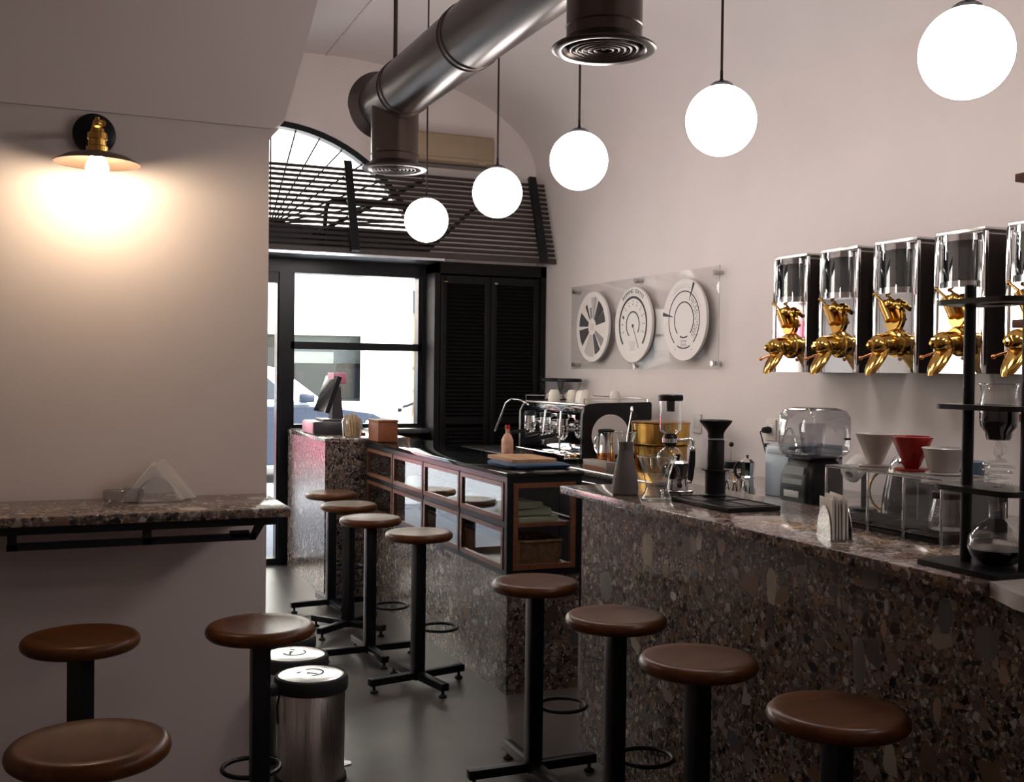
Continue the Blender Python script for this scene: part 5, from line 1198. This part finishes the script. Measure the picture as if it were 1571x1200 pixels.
for a, r0, r1, w0, w1 in ((64, 0.52, 0.98, 0.006, 0.045), (170, 0.50, 1.0, 0.006, 0.05)):
    d = V((cos(radians(a)), sin(radians(a)))); e = V((-d.y, d.x)); shape(mb, [tuple(d*r0 - e*w0), tuple(d*r1 - e*w1), tuple(d*r1 + e*w1), tuple(d*r0 + e*w0)], c, RD)
for a in (242, 298): shape(mb, circ(0.82*cos(radians(a)), 0.82*sin(radians(a)), 0.012, 8), c, RD)
part('print_dark', mb, M['ink'], discs[2], sharp=20)
mb = MB(); rnd = random.Random(11)
for k in range(150):
    a = rnd.uniform(-46, 58); r = rnd.uniform(0.48, 0.66); shape(mb, circ(r*cos(radians(a)), r*sin(radians(a)), 0.010, 5), c, RD)
for k in range(5): shape(mb, [(-0.13, -0.50 - 0.032*k), (0.13, -0.50 - 0.032*k), (0.13, -0.512 - 0.032*k), (-0.13, -0.512 - 0.032*k)], c, RD)
part('print_mid', mb, M['ink2'], discs[2], sharp=20)
mb = MB(); sector(mb, 70, 130, 0.80, 0.812, c, RD); sector(mb, 75, 120, 0.86, 0.868, c, RD); sector(mb, 20, 62, 0.78, 0.79, c, RD)
part('print_pale', mb, M['ink3'], discs[2], sharp=20)

# ------------------------------------------------------------------ outside
struct('street_pavement', MB().box(-14, 26, 8.6, 30, -0.14, -0.02), M['street'])
struct('side_pavement', MB().box(-14, 0.10, 4.25, 8.6, -0.14, -0.02), M['street'])
bl = thing('street_building', 'sunlit cream building across the street with shop windows', 'building', (5.0, 20.5, -0.02))
mb = MB(); mb.box(-8, 18, 20.5, 21.5, 2.15, 14.0); mb.box(-8, 18, 20.5, 21.5, -0.02, 0.9); part('wall', mb, M['facade'], bl)
for x0, x1 in ((-2.0, -1.2), (2.2, 2.9), (5.5, 6.45), (9.4, 10.2)): mb = MB(); mb.box(x0, x1, 20.2, 20.49, -0.02, 5.0); part('column', mb, M['facade'], bl)
mb = MB(); mb.box(-8, 18, 20.75, 20.9, 0.9, 2.15); part('shop_glazing', mb, M['greenwin'], bl)
mb = MB(); mb.box(-3.4, -0.1, 17.6, 20.19, -0.02, 0.42); part('added_pink_plinth', mb, M['addedpink'], bl, 'low pink plinth, unseen, added for pink reflections')  # added out of view so the till counter reflects pink
mb = MB(); mb.box(-8.0, -3.5, 20.40, 20.495, -0.02, 3.4); part('added_blue_shutters', mb, pmat('blue_grey_shutter', (0.13, 0.20, 0.28), 0.6, var=0.1), bl, 'blue grey shutters, unseen, added for bluish reflections')  # unseen panel added to turn the case pane reflections bluish
for x0, x1, z0, z1 in ((4.3, 5.75, 0.95, 1.62), (3.1, 4.0, 1.3, 2.1)): mb = MB(); mb.box(x0, x1, 20.70, 20.745, z0, z1); part('dark_window', mb, M['winbg'], bl)
mb = MB(); mb.box(6.46, 9.39, 20.35, 20.49, -0.02, 2.5); part('sand_panel', mb, M['facade2'], bl)
mb = MB(); mb.box(6.46, 7.6, 20.30, 20.49, 2.62, 3.05); part('dark_window', mb, M['winbg'], bl)
for x in (0.0, 3.4, 8.0):
    mb = MB(); mb.box(x, x + 1.2, 20.44, 20.495, 9.2, 11.0); wn = part('upper_window', mb, M['winbg'], bl)
    mb = MB(); mb.box(x - 0.08, x + 1.28, 20.40, 20.495, 9.08, 9.195); part('window_sill', mb, M['facade'], wn)
pk = thing('side_building', 'unseen cream house across the side street, pink awning added for reflections', 'building', (-6, 10, -0.02))
mb = MB(); mb.box(-7.0, -6.0, 3.0, 20.0, -0.02, 2.6); part('wall', mb, M['facade'], pk)
mb = MB(); mb.box(-7.0, -6.05, 3.0, 20.0, 2.6, 7.0); part('upper_wall', mb, M['facade'], pk)
mb = MB(); mb.prism([(-6.0, 2.6), (-4.9, 2.15), (-4.9, 1.95), (-6.0, 2.5)], 'y', 13.5, 17.0); part('awning', mb, M['addedpink'], pk)  # unseen pink surface added to tint reflections indoors
ld = thing('ladder', 'pale ladder leaning against the building across the street', 'ladder', (6.6, 19.4, -0.02))
for dx in (0.0, 0.4):
    mb = MB(); mb.tube([(6.35 + dx, 19.2, -0.019), (7.0 + dx, 20.2, 3.2)], 0.035, 8); part('rail', mb, M['white'], ld)
for k in range(9):
    f = (k + 0.7)/10; mb = MB(); mb.tube([(6.35 + 0.65*f, 19.2 + f, 3.2*f), (6.75 + 0.65*f, 19.2 + f, 3.2*f)], 0.018, 6); part('rung', mb, M['white'], ld)
# car
car = thing('parked_car', 'pale blue-white car parked outside the shop window', 'car', (2.2, 15.3, -0.02))
low = [(4.38, 0.22), (4.42, 0.50), (4.34, 0.80), (4.10, 0.92), (3.40, 1.02), (-0.05, 1.02), (-0.12, 0.80), (-0.12, 0.25)]
mb = MB(); rg = []
for y, g in ((14.42, 0.05), (14.50, 0.0), (16.10, 0.0), (16.18, 0.05)):
    rg.append([(2.15 + (p[0] - 2.15)*(1 - g*0.5), y, 0.6 + (p[1] - 0.6)*(1 - g)) for p in low])
mb.loft(rg); part('body', mb, M['carshade'], car, 'lower body with its shade painted slate blue')  # slate colour holds the car's shade, the pale tops its sky reflection
mb = MB(); rg = []
hood = [(4.30, 0.86), (4.10, 0.945), (3.40, 1.045), (0.0, 1.045), (0.0, 1.0), (3.4, 0.98), (4.1, 0.9)]
for y in (14.52, 16.08): rg.append([(p[0], y, p[1]) for p in hood])
mb.loft(rg); part('bonnet', mb, M['carw'], car)
cab = [(3.45, 1.04), (2.85, 1.50), (2.55, 1.56), (0.9, 1.56), (0.5, 1.50), (0.1, 1.04)]
mb = MB(); mb.loft([[(p[0], 14.62, p[1]) for p in cab][:0] or [(2.0 + (p[0]-2.0)*1.0, 14.55 + (p[1]-1.04)*0.25, p[1]) for p in cab], [(p[0], 16.05 - (p[1]-1.04)*0.25, p[1]) for p in cab]]); part('cabin', mb, M['carw'], car)
mb = MB(); sw = [(2.98, 1.10), (2.58, 1.46), (1.85, 1.48), (1.85, 1.10)]
mb.loft([[(p[0], 14.535 + (p[1]-1.04)*0.25, p[1]) for p in sw], [(p[0], 14.548 + (p[1]-1.04)*0.25, p[1]) for p in sw]]); part('side_window', mb, M['winbg'], car)
mb = MB(); sw = [(1.75, 1.10), (1.75, 1.48), (1.0, 1.48), (0.55, 1.10)]
mb.loft([[(p[0], 14.535 + (p[1]-1.04)*0.25, p[1]) for p in sw], [(p[0], 14.548 + (p[1]-1.04)*0.25, p[1]) for p in sw]]); part('side_window', mb, M['winbg'], car)
mb = MB(); mb.loft([[(3.40, 14.75, 1.085), (3.40, 15.85, 1.085), (3.415, 15.85, 1.09), (3.415, 14.75, 1.09)], [(2.88, 14.85, 1.485), (2.88, 15.75, 1.485), (2.895, 15.75, 1.49), (2.895, 14.85, 1.49)]]); part('windscreen', mb, M['winbg'], car)
for x in (0.65, 3.55):
    for y0_, y1_ in ((14.38, 14.58), (16.0, 16.2)):
        mb = MB(); mb.lathe([(0.0, 0.0), (0.20, 0.0), (0.31, 0.01), (0.33, 0.03), (0.33, 0.17), (0.31, 0.19), (0.0, 0.2)], (x, y0_, 0.31), (0,1,0), 36); wh = part('wheel', mb, M['tyre'], car)
        mb = MB(); mb.lathe([(0.0, -0.012), (0.12, -0.012), (0.19, -0.002)], (x, y0_ if y0_ < 15 else y0_ + 0.2, 0.31), (0,1 if y0_ < 15 else -1,0), 24); part('hub_cap', mb, M['steelh'], wh)
mb = MB(); mb.box(3.95, 4.33, 14.40, 14.46, 0.72, 0.82, 0.02); part('headlamp', mb, M['white'], car)
mb = MB(); mb.box(3.05, 3.25, 14.36, 14.50, 1.06, 1.18, 0.03); part('wing_mirror', mb, M['carshade'], car)
# scooter
sc2 = thing('motor_scooter', 'white motor scooter standing on the pavement right of the car', 'scooter', (4.15, 12.6, -0.02))
for x in (3.75, 4.85):
    mb = MB(); mb.tube([(x + 0.19*cos(2*PI*i/28), 12.6, 0.235 + 0.19*sin(2*PI*i/28)) for i in range(28)], 0.05, 10, True); mb.cyl((x, 12.57, 0.235), (x, 12.63, 0.235), 0.06, None, 16); part('wheel', mb, M['tyre'], sc2)
mb = MB(); rg = []
for x, z0, z1, w_ in ((3.82, 0.45, 1.0, 0.10), (3.95, 0.40, 1.02, 0.20), (4.02, 0.35, 0.8, 0.2), (4.15, 0.25, 0.33, 0.18), (4.40, 0.25, 0.38, 0.18), (4.50, 0.3, 0.72, 0.18), (4.80, 0.42, 0.78, 0.17), (5.1, 0.55, 0.76, 0.08)):
    rg.append([(x, 12.6 + w_*a, z0 + (z1 - z0)*b_) for a, b_ in ((-.6, 0), (.6, 0), (1, .3), (1, .7), (.6, 1), (-.6, 1), (-1, .7), (-1, .3))])
mb.loft(rg); part('body', mb, M['carw'], sc2)
mb = MB(); mb.box(4.42, 5.0, 12.45, 12.75, 0.80, 0.90, 0.03); part('saddle', mb, M['rubber'], sc2)
mb = MB(); mb.tube([(3.95, 12.28, 1.12), (3.92, 12.45, 1.08), (3.90, 12.6, 1.06), (3.92, 12.75, 1.08), (3.95, 12.92, 1.12)], 0.018, 8); mb.tube([(3.88, 12.6, 1.06), (3.75, 12.6, 0.24)], 0.025, 8); part('handlebar', mb, M['black'], sc2)
mb = MB(); mb.loft([[(3.84, 12.42, 1.05), (3.84, 12.78, 1.05), (3.85, 12.78, 1.05), (3.85, 12.42, 1.05)], [(3.95, 12.46, 1.42), (3.95, 12.74, 1.42), (3.96, 12.74, 1.42), (3.96, 12.46, 1.42)]]); part('windshield', mb, M['smoke'], sc2)
